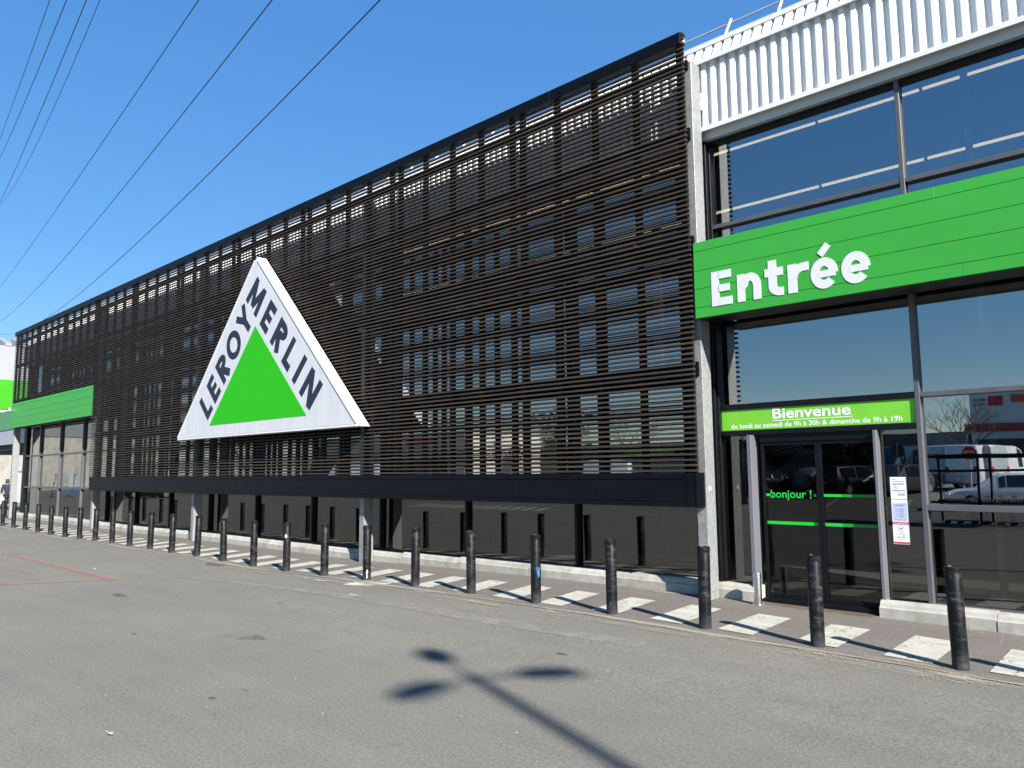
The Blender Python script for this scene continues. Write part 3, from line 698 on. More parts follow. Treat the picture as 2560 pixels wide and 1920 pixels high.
# edge trim in lengths along the three sides
def bar(b, p, q, w, y0, y1):
    p, q = Vector(p), Vector(q); d = (q - p).normalized(); o = Vector((-d.y, d.x)) * w
    b.prism([tuple(p), tuple(q), tuple(q - o), tuple(p - o)], 'y', y0, y1)
b = MB()
for p, q in ((TA, TR), (TR, TL), (TL, TA)):
    for k in range(6):
        a = Vector(p).lerp(Vector(q), (k + .004) / 6); c = Vector(p).lerp(Vector(q), (k + .996) / 6)
        pass
for p, q in ((TR, TA), (TA, TL), (TL, TR)):
    d = (Vector(q) - Vector(p)).normalized()
    bar(b, Vector(p) - d * -.10, Vector(q) + d * -.10, -.034, 8.331 + (.001 if p is TR else 0), 8.3595)
b.build('edge_trim', M['white_flash'], TS, to)
for t in (.23, .37, .60):                                   # cover strips on the sunlit edge
    c = Vector(TA).lerp(Vector(TR), t); d = (Vector(TR) - Vector(TA)).normalized(); o = Vector((-d.y, d.x)) if (-d.y) > 0 and False else Vector((d.y, -d.x)) * -1
    b = MB(); b.prism([tuple(c - d * .012), tuple(c + d * .012), tuple(c + d * .012 + o * .006), tuple(c - d * .012 + o * .006)], 'y', 8.365, 8.58); b.build('cover_strip', M['white_flash'], TS, to)
GA, GL, GR = (-15.700, 4.930), (-17.765, 2.812), (-13.528, 2.812)
b = MB(); tri(b, GA, GL, GR, 8.341, 8.3445); b.build('green_triangle', M['logo_green'], TS, to)
def on_line(p0, p1, word, cap, w, gaps):
    p0, p1 = Vector(p0), Vector(p1); d = (p1 - p0).normalized(); up = Vector((-d.y, d.x)); tot = (p1 - p0).length
    adv = [glyph(c, w)[0] * cap for c in word]; g = (tot - sum(adv)) / (len(word) - 1); u = 0
    for i, c in enumerate(word):
        f = lambda a, v, u=u: tuple(p0 + d * (u + a) + up * v)
        _, b = letter_mesh(c, w, cap, f, 8.3425, .003); b.build('letter', M['logo_navy'], TS, to); u += adv[i] + g * gaps[i]
on_line((-17.86, 2.935), (-15.775, 5.07), 'LEROY', .675, .235, [1.0, 1.25, 1.05, .70, 0])
on_line((-16.165, 5.585), (-13.43, 2.905), 'MERLIN', .675, .235, [1, 1, 1, 1.0, 1.0, 0])

lf = empty('fallen_leaf', (-5.47, 1.97, .004), 'dry yellow leaf lying on the asphalt in the left foreground', 'leaf'); LFX = 1
MB().add([(.0, 0, .004), (.025, .018, .010), (.055, .015, .006), (.075, 0, .004), (.05, -.018, .010), (.02, -.013, .008)], [(0, 1, 5), (1, 4, 5), (1, 2, 4), (2, 3, 4)]).build('blade', vary('dry_leaf', (.42, .32, .14), .8, 30, .2), lf)
MB().tube([(.0, 0, .005), (-.025, -.006, .008)], .002, 5).build('stem', M['rail'], lf)
# ------------------------------------------------------------------ steel columns
cols = [(-4.94, 7.12, 'tall galvanised steel column at the right end of the louvre screen beside the entrance'),
        (-12.17, 7.12, 'galvanised steel column under the louvre beam, nearest to the entrance one'),
        (-19.40, 7.12, 'galvanised steel column under the louvre beam, below the triangle sign left corner'),
        (-26.62, 7.12, 'galvanised steel column at the left end of the dark foot beam'),
        (-35.86, 3.62, 'slim galvanised column carrying the far left end of the green panel')]
for i, (x, h, lab) in enumerate(cols):
    o = empty('steel_column', (x, 8.89, gz(x, 8.9)), lab, 'column', 'galvanised columns along the front'); of = (x, 8.89, 0)
    z0 = -.1; top = h
    if i in (0,): MB().bbox(x - .14, x, 8.781, 9.005, z0, top, .004).build('shaft', M['galv'], o, tuple(o.location))
    else: MB().bbox(x - .14, x, 8.781, 9.005, z0, top if i == 4 else h, .004).build('shaft', M['galv'], o, tuple(o.location))
    if i == 0:
        MB().box(x - .001, x + .012, 8.99, 9.05, 6.50, 6.74).build('bracket', M['rail'], o, tuple(o.location))
        MB().lathe([(0, .003), (.026, .003), (.028, 0)], (x + .001, 8.87, 1.425), 20, axis='x').build('round_sticker', M['white_print'], o, tuple(o.location))

# ------------------------------------------------------------------ bollards
BH, BR = .825, .0635
bproto = empty('bollard', (0, 0, 0), 'x', 'bollard', 'black bollards along the pavement edge')
MB().lathe([(BR, -.1), (BR, .0), (BR, BH - .012), (BR - .001, BH - .010)]).build('post', M['bollard'], bproto)
MB().lathe([(BR + .0015, BH - .055), (BR + .002, BH - .05), (BR + .002, BH - .006), (BR - .004, BH), (BR - .012, BH + .001), (BR - .016, BH - .008), (0, BH - .006)]).build('cap', M['bollard'], bproto)
BP = [(-30.58, 7.318), (-29.23, 7.30), (-27.66, 7.223), (-26.25, 7.186), (-24.77, 7.112), (-23.45, 7.089), (-22.53, 7.158), (-21.49, 7.199), (-20.43, 7.233), (-19.22, 7.20), (-18.03, 7.20), (-16.86, 7.19), (-15.677, 7.202), (-14.389, 7.131), (-13.153, 7.089), (-12.073, 7.119),
      (-11.054, 7.211), (-10.083, 7.347), (-8.968, 7.399), (-7.847, 7.463), (-6.663, 7.47), (-5.492, 7.485), (-4.262, 7.448), (-3.049, 7.386), (-1.836, 7.311), (-.655, 7.26)]
BP = [(x * (1 - gz(x, 7.2) / 1.65), y * (1 - gz(x, 7.2) / 1.65)) for x, y in BP]
BP += [(-31.9, 7.30), (-36.2, 8.72)]
nwords = ['first', 'second', 'third', 'fourth', 'fifth', 'sixth', 'seventh', 'eighth', 'ninth', 'tenth', 'eleventh', 'twelfth', 'thirteenth']
special = {25: 'black bollard cut by the right edge of the picture', 24: 'tall scuffed black bollard in front of the glazing right of the notices', 23: 'scuffed black bollard standing in front of the sliding doors',
           22: 'scuffed black bollard in front of the tall end column', 21: 'scuffed black bollard with a blue sticker on its side', 27: 'black bollard behind the row, beside the far left column',
           26: 'black bollard at the far left edge of the picture'}
special[22] = 'scuffed black bollard in front of the tall galvanised end column'
for i, (x, y) in enumerate(BP):
    o = bproto if i == 0 else copy_tree(bproto)
    o.location = (x, y, gz(x, y)); o.rotation_euler = (R(rnd.uniform(-.9, .9)), R(rnd.uniform(-1.1, 1.1)), rnd.uniform(0, 6.28))
    if i == 21: lab = 'worn black bollard with a rusty ring near its top'
    if i in (0, 1) or i in (26, 27): pass
    if i == 0: lab = 'black bollard second from the left edge of the picture'
    elif i <= 12: lab = 'clean black bollard, %s of the row counted from the left edge' % nwords[i] if i < 13 else ''
    elif i <= 20: lab = 'black bollard, %s of the row counted left from the blue sticker one' % nwords[20 - i] if i <= 19 else ''
    o['label'] = special.get(i, lab)
# which bollards carry marks: blue sticker, white sticker, white paint run
def sub(i, name, bm_, m, label):
    x, y = BP[i]; o = bm_.build(name, m); o.parent = OBJ[i]; o['label'] = label
OBJ = [o for o in COL.objects if o.name.split('.')[0] == 'bollard' and o.type == 'EMPTY']
OBJ.sort(key=lambda o: min(range(len(BP)), key=lambda k: (BP[k][0] - o.location.x) ** 2 + (BP[k][1] - o.location.y) ** 2))
for o in (OBJ[20], OBJ[15], OBJ[16]): o.rotation_euler = (0, 0, 0)
a0 = math.atan2(-BP[20][1], -BP[20][0]); 
b = MB(); r = BR + .002
b.add([(r * math.cos(a0 + t), r * math.sin(a0 + t), z) for t, z in ((.15, .44), (.75, .435), (.70, .33), (.5, .31))], [(0, 1, 2, 3)]); sub(20, 'blue_sticker', b, M['blue_tape'], 'blue sticker')
a0 = math.atan2(-BP[15][1], -BP[15][0]); b = MB()
b.add([(r * math.cos(a0 - .3 + .28 * math.cos(t)), r * math.sin(a0 - .3 + .28 * math.cos(t)), .60 + .03 * math.sin(t)) for t in [k * math.pi / 6 for k in range(12)]], [list(range(12))]); sub(15, 'white_sticker', b, M['white_print'], 'small white sticker')
a0 = math.atan2(-BP[17][1], -BP[17][0]); b = MB(); OBJ[17].rotation_euler = (0, 0, 0)
b.add([(r * math.cos(a0 + t), r * math.sin(a0 + t), z) for t, z in ((-.05, .03), (.12, .04), (.10, .13), (.35, .12), (.05, .17), (-.2, .11), (0, .12))], [list(range(7))]); sub(17, 'white_paint_splash', b, M['white_print'], 'white paint splash')
OBJ[20]['label'] = 'scuffed black bollard with a blue sticker on its side'
OBJ[21]['label'] = 'scuffed black bollard in front of the tall galvanised end column'
OBJ[22]['label'] = 'scuffed black bollard in front of the sliding doors'
OBJ[23]['label'] = 'scuffed black bollard before the notices and the glazing right of the doors'
OBJ[15]['label'] = 'black bollard with a small white sticker'
OBJ[17]['label'] = 'black bollard with a white paint splash at its foot'
OBJ[16]['label'] = 'black bollard between the white-sticker one and the paint-splashed one'
OBJ[18]['label'] = 'black bollard next right of the paint-splashed one'
OBJ[19]['label'] = 'black bollard next left of the blue-sticker one'
OBJ[14]['label'] = 'black bollard next left of the white-sticker one'
OBJ[13]['label'] = 'black bollard second to the left of the white-sticker one'
OBJ[12]['label'] = 'black bollard third to the left of the white-sticker one'
# bright steel stub post by the left jamb
o = empty('steel_post', (-4.36, 8.88, gz(-4.4, 8.9)), 'short brushed steel post beside the left door jamb', 'bollard')
MB().lathe([(.075, 0), (.075, .008), (.046, .010), (.045, .37), (.043, .376), (.0, .378)], n=28).build('post', M['steel'], o)
MB().lathe([(.047, .30), (.047, .305), (.0465, .306)], n=28).build('ring', M['grey_frame'], o)

# ------------------------------------------------------------------ roof guard rail (right)
gr = empty('roof_guard_rail', (-4, 10.2, 7.5), 'thin metal guard rail with leaning posts on the roof edge', 'railing'); go = tuple(gr.location)
for k in range(-12, 6):
    x = -5.034 + .812 * k
    MB().bbox(x - .022, x + .022, 9.70, 9.74, 7.40, 7.80, .003).build('post', M['rail'], gr, go) if False else None
    b = MB(); b.tube([(x, 9.62, 7.45), (x, 10.2, 8.385)], .021, 6); b.build('post', M['rail'], gr, go)
for (y, z) in ((10.21, 8.333), (10.045, 8.085)): MB().tube([(-15, y, z), (1, y, z)], .013, 6).build('rail', M['rail'], gr, go)

# ------------------------------------------------------------------ security camera on the far left corner
sc_ = empty('security_camera', (-35.9, 8.6, 4.1), 'white security camera on an arm at the corner of the plain green panel', 'camera'); so_ = tuple(sc_.location)
MB().tube([(-35.86, 8.63, 4.30), (-35.95, 8.35, 4.26)], .018, 8).build('arm', M['letter_white'], sc_, so_)
MB().bbox(-36.0, -35.90, 8.15, 8.40, 4.21, 4.275, .01).build('housing', M['letter_white'], sc_, so_)
MB().bbox(-35.97, -35.88, 8.54, 8.61, 4.28, 4.40, .01).build('mount', M['letter_white'], sc_, so_)

# ------------------------------------------------------------------ far left: canopy, hall, cabin, person
o = empty('canopy_sign', (-38.6, 9.4, 3.0), 'shaded green canopy sign with a white capital E beyond the far left column', 'sign panel'); of = tuple(o.location)
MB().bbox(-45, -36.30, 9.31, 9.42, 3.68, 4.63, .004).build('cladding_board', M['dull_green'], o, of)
MB().box(-45, -36.31, 9.34, 9.60, 3.04, 3.679).build('fascia', M['fascia_grey'], o, of)
MB().box(-45, -36.32, 9.62, 14.5, 2.72, 2.80).box(-45, -36.32, 9.45, 9.62, 2.80, 3.03).build('soffit', M['dark_soffit'], o, of)
b = MB()
for (x0, x1, z0, z1) in ((-36.66, -36.60, 3.88, 4.30), (-36.599, -36.42, 3.88, 3.945), (-36.599, -36.44, 4.06, 4.12), (-36.599, -36.42, 4.235, 4.30)): b.box(x0, x1, 9.285, 9.309, z0, z1)
b.build('letter', M['letter_white'], o, of)
o = empty('far_hall', (-80, 30, 0), 'tall white hall with a bright green band and pale concrete base beyond the left end', 'hall'); of = tuple(o.location)
MB().box(-95, -66, 8, 70, 0, 5.0).build('base_wall', M['concrete_wall'], o, of)
MB().box(-95, -65.9, 8, 70, 5.01, 8.76).build('green_band', M['bright_green'], o, of)
b = MB()
for k in range(1, 5): b.box(-65.899, -65.89, 8, 70, 5.01 + k * .75, 5.03 + k * .75)
b.build('band_joint', M['dull_green'], o, of)
MB().box(-95, -65.95, 8, 70, 8.77, 11.3).build('wall', M['hall_white'], o, of)
b = MB()
for k in range(60): b.prism([(-65.9, 11.31), (-65.9, 11.5), (-68.6, 12.3), (-68.6, 11.31)], 'y', 8.2 + k * 1.0, 8.62 + k * 1.0)
b.build('roof_rib', M['hall_white'], o, of)
o = empty('white_cabin', (-54.8, 14.3, 0), 'white metal cabin standing against the concrete wall behind the far left column', 'cabin'); of = tuple(o.location)
MB().bbox(-56.6, -54.05, 13.9, 15.2, 0, 1.98, .02).build('body', M['white_sheet'], o, of)
MB().box(-55.2, -54.35, 13.885, 13.899, .05, 1.80).build('door', M['white_flash'], o, of)
MB().box(-56.65, -54.0, 13.85, 15.25, 1.981, 2.03).build('roof', M['white_flash'], o, of)

def person():
    px, py = -50.3, 12.15; o = empty('person', (px, py, 0), 'person in a navy coat and dark trousers walking with a white bag', 'person', rz=R(75))
    def skin(name, joints, bones, m, parent, sub=2):
        me = bpy.data.meshes.new(name); me.from_pydata([j[0] for j in joints], bones, []); ob = bpy.data.objects.new(name, me); COL.objects.link(ob); ob.parent = parent
        md = ob.modifiers.new('skin', 'SKIN'); md.use_smooth_shade = True
        for sv, j in zip(me.skin_vertices[0].data, joints): sv.radius = (j[1], j[1] * (j[2] if len(j) > 2 else 1))
        me.skin_vertices[0].data[0].use_root = True
        s = ob.modifiers.new('sub', 'SUBSURF'); s.levels = sub; s.render_levels = sub; me.materials.append(m); return ob
    k = 1.47
    J = [((0, 0, .52 * k), .085 * k, .8), ((0, 0, .62 * k), .085 * k, .75), ((0, 0, .74 * k), .10 * k, .75), ((0, .01, .83 * k), .045 * k), ((0, .015, .875 * k), .036 * k), ((0, .02, .93 * k), .062 * k, 1.15), ((0, .02, .985 * k), .045 * k),
         ((.06 * k, 0, .48 * k), .062 * k), ((.065 * k, .06 * k, .27 * k), .044 * k), ((.065 * k, .0, .04 * k), .03 * k), ((.07 * k, .09 * k, .02 * k), .024 * k),
         ((-.06 * k, 0, .48 * k), .062 * k), ((-.065 * k, .0, .27 * k), .044 * k), ((-.065 * k, -.12 * k, .06 * k), .03 * k), ((-.07 * k, -.03 * k, .02 * k), .024 * k),
         ((.125 * k, 0, .79 * k), .045 * k), ((.165 * k, -.02, .62 * k), .035 * k), ((.17 * k, .05, .48 * k), .024 * k), ((.17 * k, .07, .43 * k), .018 * k),
         ((-.125 * k, 0, .79 * k), .045 * k), ((-.165 * k, -.02, .62 * k), .035 * k), ((-.17 * k, .02, .48 * k), .024 * k), ((-.17 * k, .03, .43 * k), .018 * k)]
    Bn = [(0, 1), (1, 2), (2, 3), (3, 4), (4, 5), (5, 6), (0, 7), (7, 8), (8, 9), (9, 10), (0, 11), (11, 12), (12, 13), (13, 14), (2, 15), (15, 16), (16, 17), (17, 18), (2, 19), (19, 20), (20, 21), (21, 22)]
    skin('body', J, Bn, M['skin'], o)
    g = 1.14
    skin('coat', [((0, 0, .40 * k), .105 * k, .8), ((0, 0, .55 * k), .108 * k, .8), ((0, 0, .68 * k), .112 * k, .8), ((0, 0, .79 * k), .10 * k, .75), ((0, .01, .845 * k), .055 * k),
         ((.125 * k, 0, .79 * k), .055 * k), ((.168 * k, -.02, .62 * k), .045 * k), ((.172 * k, .045, .49 * k), .036 * k), ((-.125 * k, 0, .79 * k), .055 * k), ((-.168 * k, -.02, .62 * k), .045 * k), ((-.172 * k, .018, .49 * k), .036 * k)],
         [(0, 1), (1, 2), (2, 3), (3, 4), (3, 5), (5, 6), (6, 7), (3, 8), (8, 9), (9, 10)], M['coat'], o)
    skin('trousers', [((0, 0, .50 * k), .08 * k, .8), ((.06 * k, 0, .45 * k), .068 * k), ((.065 * k, .06 * k, .27 * k), .052 * k), ((.065 * k, .0, .06 * k), .042 * k), ((-.06 * k, 0, .45 * k), .068 * k), ((-.065 * k, 0, .27 * k), .052 * k), ((-.065 * k, -.11 * k, .085 * k), .042 * k)],
         [(0, 1), (1, 2), (2, 3), (0, 4), (4, 5), (5, 6)], M['trousers'], o)
    skin('hair', [((0, -.005, .955 * k), .064 * k, 1.1), ((0, -.0, 1.0 * k), .052 * k), ((0, -.03, .90 * k), .045 * k)], [(0, 1), (0, 2)], M['hair'], o)
    bag = empty('carrier_bag', (px - .10, py - .22, 0), 'white carrier bag in the hand of the walking person', 'bag'); bo = tuple(bag.location)
    bx, by = px - .02, py - .26
    MB().prism([(by - .14, .16), (by + .14, .16), (by + .13, .50), (by + .05, .55), (by - .05, .55), (by - .13, .50)], 'x', bx - .07, bx + .07).build('body', M['bag'], bag, bo)
    MB().tube([(bx, by - .07, .54), (bx, by, .635), (bx, by + .07, .54)], .008, 6).build('handle', M['bag'], bag, bo)
person()

# ------------------------------------------------------------------ overhead cables
def cable(az0, pts, w, r, label):
    """pts: (azimuth, tan elevation) pairs; the cable hangs in a vertical plane running towards azimuth az0"""
    u = Vector((math.cos(R(az0)), math.sin(R(az0)), 0)); n = Vector((-u.y, u.x, 0))
    S = []
    for az, te in pts:
        d = R(az0 - az); s = w / math.tan(d); S.append((s, te * math.hypot(s, w)))
    (s0, h0), (s1, h1), (s2, h2) = S
    def H(s):                                               # parabola through the three
        return h0 * (s - s1) * (s - s2) / ((s0 - s1) * (s0 - s2)) + h1 * (s - s0) * (s - s2) / ((s1 - s0) * (s1 - s2)) + h2 * (s - s0) * (s - s1) / ((s2 - s0) * (s2 - s1))
    P_ = []
    a, c = s0 * .55, s2 * 1.25
    for i in range(61):
        s = a * (c / a) ** (i / 60); P_.append(u * s - n * w + Vector((0, 0, 1.65 + H(s))))
    b = MB().tube(P_, r, 6); tag(b.build('overhead_cable', M['cable']), label, 'cable', 'overhead cables in the sky')
CW = [([(165.82, .554), (166.89, .466), (168.03, .375)], 3.0, .0165, 'leftmost of the overhead cables, cutting the top left corner'),
      ([(164.87, .559), (166.40, .453), (167.96, .353)], 3.6, .020, 'dark overhead cable second from the left'),
      ([(163.70, .566), (165.71, .432), (167.80, .302)], 4.2, .020, 'dark overhead cable third from the left, meeting a thinner one low down'),
      ([(162.89, .571), (165.27, .421), (167.79, .299)], 4.7, .0155, 'thin pale overhead cable fourth from the left'),
      ([(156.62, .601), (162.34, .391), (167.50, .207)], 9.0, .026, 'single overhead cable crossing the middle of the left sky'),
      ([(151.51, .621), (159.81, .373), (167.38, .169)], 11.5, .030, 'overhead cable second from the right'),
      ([(143.46, .642), (155.88, .365), (166.69, .156)], 15.0, .033, 'rightmost overhead cable, running down to the louvre screen end')]
for pts, w, r, lab in CW: cable(170.5, pts, w, r, lab)

# ------------------------------------------------------------------ lamp post behind the viewer (casts the three-headed shadow)
LH = 11.5; hx, hy = -4.72, 4.49
lx, ly = hx + sd.x / sd.z * LH, hy + sd.y / sd.z * LH
lp = empty('street_lamp', (lx, ly, 0), 'tall three-headed street lamp whose shadow falls on the asphalt', 'street lamp')
MB().lathe([(.15, 0), (.15, .02), (.09, .03), (.085, 1.0), (.06, LH), (.0, LH + .05)], n=20).build('pole', M['rail'], lp)
for (dx, dy, dzz) in ((-.74, .26, 0), (.03, -.56, 0), (.43, .47, 0)):
    v = Vector((dx, dy, 0)); d = v.normalized()
    MB().tube([Vector((0, 0, LH - .05)), v * .55 + Vector((0, 0, LH + .0))], .022, 8).build('arm', M['rail'], lp)
    b = MB(); n = 24; half, wid = .29, .15; side = Vector((-d.y, d.x, 0))
    rings = []
    for (t, zz) in ((1, 0), (.92, .05), (.6, .10), (.0, .12)):
        rings.append([v + d * half * t * math.cos(2 * math.pi * k / n) + side * wid * t * math.sin(2 * math.pi * k / n) + Vector((0, 0, LH + zz)) for k in range(n)])
    vs = [p for r_ in rings for p in r_]
    b.add(vs, [(i * n + k, i * n + (k + 1) % n, (i + 1) * n + (k + 1) % n, (i + 1) * n + k) for i in range(3) for k in range(n)] + [list(range(n))], True)
    b.build('lamp_head', M['rail'], lp)

exec_reflections = True
# ------------------------------------------------------------------ car park behind the viewer, mirrored in the glazing
K = .825                                                    # scene unit per metre
def paint(name, c): return vary(name, c, .28, 2, .05, metal=.2, spec=.6)
M['tyre'] = mat('tyre', (.012, .012, .012), .8); M['rim'] = mat('wheel_rim', (.4, .4, .42), .35, .8)
M['tail'] = mat('tail_light', (.5, .02, .02), .2); M['plate'] = mat('number_plate', (.75, .74, .68), .5); M['headl'] = mat('head_light', (.7, .72, .75), .1)
def vehicle(name, label, cat, loc, rz, col, st, length, width, wheels, glassrows, rear_z):
    """st: stations (t along length from rear 0 to nose 1, sill z, belt z, roof z, half width, roof half width) in metres"""
    o = empty(name, (loc[0], loc[1], gz(loc[0], loc[1])), label, cat, 'vehicles parked across from the shop', rz)
    b = MB(); ring = []
    for (t, s, be, ro, hw, rw) in st:
        y = (t - .5) * length
        ring.append([(-hw * .92, y, s), (-hw, y, s + .15), (-hw, y, be * .8), (-hw * .97, y, be), (-rw, y, ro - .06), (-rw * .86, y, ro), (rw * .86, y, ro), (rw, y, ro - .06), (hw * .97, y, be), (hw, y, be * .8), (hw, y, s + .15), (hw * .92, y, s)])
    n = 12; vs = [tuple(c * K for c in p) for r_ in ring for p in r_]
    fs = [(i * n + k, i * n + (k + 1) % n, (i + 1) * n + (k + 1) % n, (i + 1) * n + k) for i in range(len(ring) - 1) for k in range(n)]
    fs += [list(range(n)), list(range((len(ring) - 1) * n, len(ring) * n))]
    b.add(vs, fs, True); b.build('body', col, o)
    P3 = lambda i, k: Vector(ring[i][k])
    def pane(nm, q, push):
        c = sum(q, Vector()) / 4; qq = [c + (p - c) * .88 + Vector(push) for p in q]
        MB().add([tuple(p * K) for p in qq], [(0, 1, 2, 3)]).build(nm, M['car_glass'], o)
    for (i, j) in glassrows['side']:
        pane('side_window', [P3(i, 3), P3(j, 3), P3(j, 4), P3(i, 4)], (-.012, 0, .004)); pane('side_window', [P3(i, 8), P3(j, 8), P3(j, 7), P3(i, 7)], (.012, 0, .004))
    for nm in ('rear', 'front'):
        if nm in glassrows:
            i, j = glassrows[nm]; s = -1 if nm == 'rear' else 1
            pane('rear_window' if nm == 'rear' else 'windscreen', [P3(i, 3), P3(i, 8), P3(j, 7), P3(j, 4)], (0, .012 * s, .01))
    for sx in (-1, 1):
        MB().add([tuple(Vector(p) * K) for p in ((sx * width * .47, -length / 2 - .012, rear_z), (sx * width * .34, -length / 2 - .016, rear_z), (sx * width * .34, -length / 2 - .012, rear_z + .3), (sx * width * .47, -length / 2 - .0, rear_z + .34))], [(0, 1, 2, 3)]).build('tail_light', M['tail'], o)
        MB().add([tuple(Vector(p) * K) for p in ((sx * width * .46, length / 2 + .012, .62), (sx * width * .26, length / 2 + .014, .60), (sx * width * .26, length / 2 + .012, .76), (sx * width * .46, length / 2 + .008, .80))], [(0, 1, 2, 3)]).build('headlight', M['headl'], o)
        for t in wheels:
            y = (t - .5) * length; r_ = .33
            w = MB().lathe([(r_ * .6, -.11), (r_ * .96, -.11), (r_, -.06), (r_, .06), (r_ * .96, .11), (r_ * .6, .11)], (sx * (width / 2 - .1), y, r_), 18, axis='x')
            w.v = [tuple(c * K for c in v) for v in w.v]; wh = w.build('tyre', M['tyre'], o)
            w = MB().lathe([(0, -.112), (r_ * .62, -.115), (r_ * .62, .115), (0, .112)], (sx * (width / 2 - .1), y, r_), 18, axis='x'); w.v = [tuple(c * K for c in v) for v in w.v]; w.build('rim', M['rim'], wh)
    MB().box(-.26 * K, .26 * K, (-length / 2 - .03) * K, (-length / 2 - .018) * K, (rear_z - .12) * K, (rear_z - .01) * K).build('number_plate', M['plate'], o)
    return o
def hatch(label, loc, rz, col, L_=4.1, h=1.47, w=1.74, wagon=0):
    st = [(0, .34, .62, .80, w * .46, w * .42), (.012, .28, .90, .98, w * .48, w * .44), (.05 if not wagon else .03, .25, .94, 1.10, w * .495, w * .43), (.14 if not wagon else .085, .22, .95, h - .06, w * .5, w * .38), (.34, .2, .93, h, w * .5, w * .385), (.52, .2, .91, h - .02, w * .5, w * .385), (.58, .2, .90, h - .10, w * .5, w * .39), (.73, .2, .88, .96, w * .5, w * .45), (.90, .22, .80, .85, w * .49, w * .43), (.985, .28, .66, .72, w * .45, w * .38), (1, .32, .55, .60, w * .42, w * .34)]
    return vehicle('parked_car', label, 'car', loc, rz, col, st, L_, w, (.19, .81), {'side': [(3, 4), (4, 5), (5, 6)], 'rear': (2, 3), 'front': (7, 6)}, .74)
def van(label, loc, rz, col, L_=5.4, h=2.4, w=2.0, glass_side=False):
    st = [(0, .42, 1.05, h - .12, w * .47, w * .42), (.01, .36, 1.1, h - .03, w * .49, w * .44), (.05, .32, 1.15, h, w * .5, w * .45), (.5, .3, 1.15, h + .02, w * .5, w * .45), (.70, .3, 1.15, h, w * .5, w * .44), (.78, .3, 1.15, h - .15, w * .5, w * .43), (.90, .3, 1.1, 1.28, w * .5, w * .46), (.98, .34, .85, .95, w * .47, w * .42), (1, .38, .65, .75, w * .44, w * .4)]
    return vehicle('parked_van', label, 'van', loc, rz, col, st, L_, w, (.2, .82), {'side': [(4, 5)], 'front': (6, 5)}, .95)
PC = {'navy': paint('navy_car_paint', (.01, .014, .035)), 'silver': paint('silver_car_paint', (.36, .36, .35)), 'black': paint('black_car_paint', (.01, .01, .011)), 'blue': paint('blue_van_paint', (.04, .12, .26)), 'grey': paint('grey_car_paint', (.07, .075, .075)), 'white': paint('white_car_paint', (.72, .73, .74)), 'pale': paint('pale_grey_van_paint', (.40, .44, .46))}
hatch('dark blue hatchback reflected in the left sliding door', (-16.9, -18.0), R(205), PC['navy'])
hatch('silver hatchback reflected at the meeting of the sliding doors', (-14.6, -18.9), R(205), PC['silver'], 3.9, 1.52)
hatch('black estate car reflected in the right sliding door', (-13.0, -18.2), R(205), PC['black'], 4.7, 1.68, 1.85, 1)
van('blue van reflected in the top of the right sliding door', (-12.6, -24.5), R(25), PC['blue'], 5.4, 2.5)
hatch('dark grey crossover reflected behind the paper notices', (-11.4, -19.0), R(20), PC['grey'], 4.3, 1.62)
van('pale grey van reflected above the paper notices', (-10.2, -22.5), R(105), PC['pale'], 5.6, 2.45)
van('white van reflected right of the tall mullion', (-8.6, -23.0), R(200), PC['white'], 5.2, 2.4)
hatch('white estate car reflected in the glazing at the right edge', (-6.2, -13.4), R(70), PC['white'], 4.5, 1.55, 1.8, 1)
hatch('black hatchback reflected left of the sliding doors', (-18.6, -14.6), R(200), PC['black'], 4.0, 1.5)
hatch('dark grey saloon reflected low behind the right half of the louvres', (-25.0, -16.5), R(120), PC['grey'], 4.5, 1.45)
van('white van reflected behind the right half of the louvres', (-29.4, -20.5), R(60), PC['white'], 4.8, 2.1)
hatch('silver hatchback reflected behind the middle of the louvres', (-34.5, -17.5), R(100), PC['silver'], 4.1, 1.5)
hatch('navy saloon reflected behind the louvres below the triangle sign', (-43.0, -17.0), R(80), PC['navy'], 4.4, 1.45)
van('white box van reflected behind the louvres under the triangle sign', (-52, -18), R(50), PC['white'], 5.6, 2.6)
van('white van reflected in the glazing below the plain green panel', (-62, -6.0), R(70), PC['white'], 5.2, 2.4)
hatch('dark hatchback with red tail lights reflected below the plain green panel', (-58.5, -4.6), R(190), PC['black'])
def cage(x, y, rz, label):
    o = empty('blue_trolley', (x, y, gz(x, y)), label, 'trolley', 'blue ladder trolleys', rz); b = MB()
    for sx in (-.6, .6):
        b.tube([(sx, -.35, .1), (sx * .75, -.2, 1.8)], .03, 6).tube([(sx, .35, .1), (sx * .75, .2, 1.8)], .03, 6)
        for k in range(6): b.tube([(sx * (1 - .04 * k), -.33 + .025 * k, .25 + k * .28), (sx * (1 - .04 * k), .33 - .025 * k, .25 + k * .28)], .02, 5)
    for k in range(6):
        for sy in (-1, 1): b.tube([(-.6 + .024 * k, sy * (.33 - .025 * k), .25 + k * .28), (.6 - .024 * k, sy * (.33 - .025 * k), .25 + k * .28)], .022, 5)
    b.build('frame', M['trolley_blue'], o); b = MB()
    for sx in (-.6, .6):
        for sy in (-.35, .35): b.lathe([(0, -.03), (.07, -.03), (.07, .03), (0, .03)], (sx, sy, .07), 12, axis='y')
    b.build('wheels', M['tyre'], o); MB().box(-.5, .5, -.25, .25, 1.80, 1.84).build('deck', M['trolley_blue'], o)
M['trolley_blue'] = mat('trolley_blue', (.03, .22, .55), .4)
cage(-66.0, -2.2, .3, 'blue ladder trolley reflected low in the glazing below the plain green panel, the right one')
cage(-69.5, -2.0, -.2, 'blue ladder trolley reflected low in the glazing below the plain green panel, the left one')
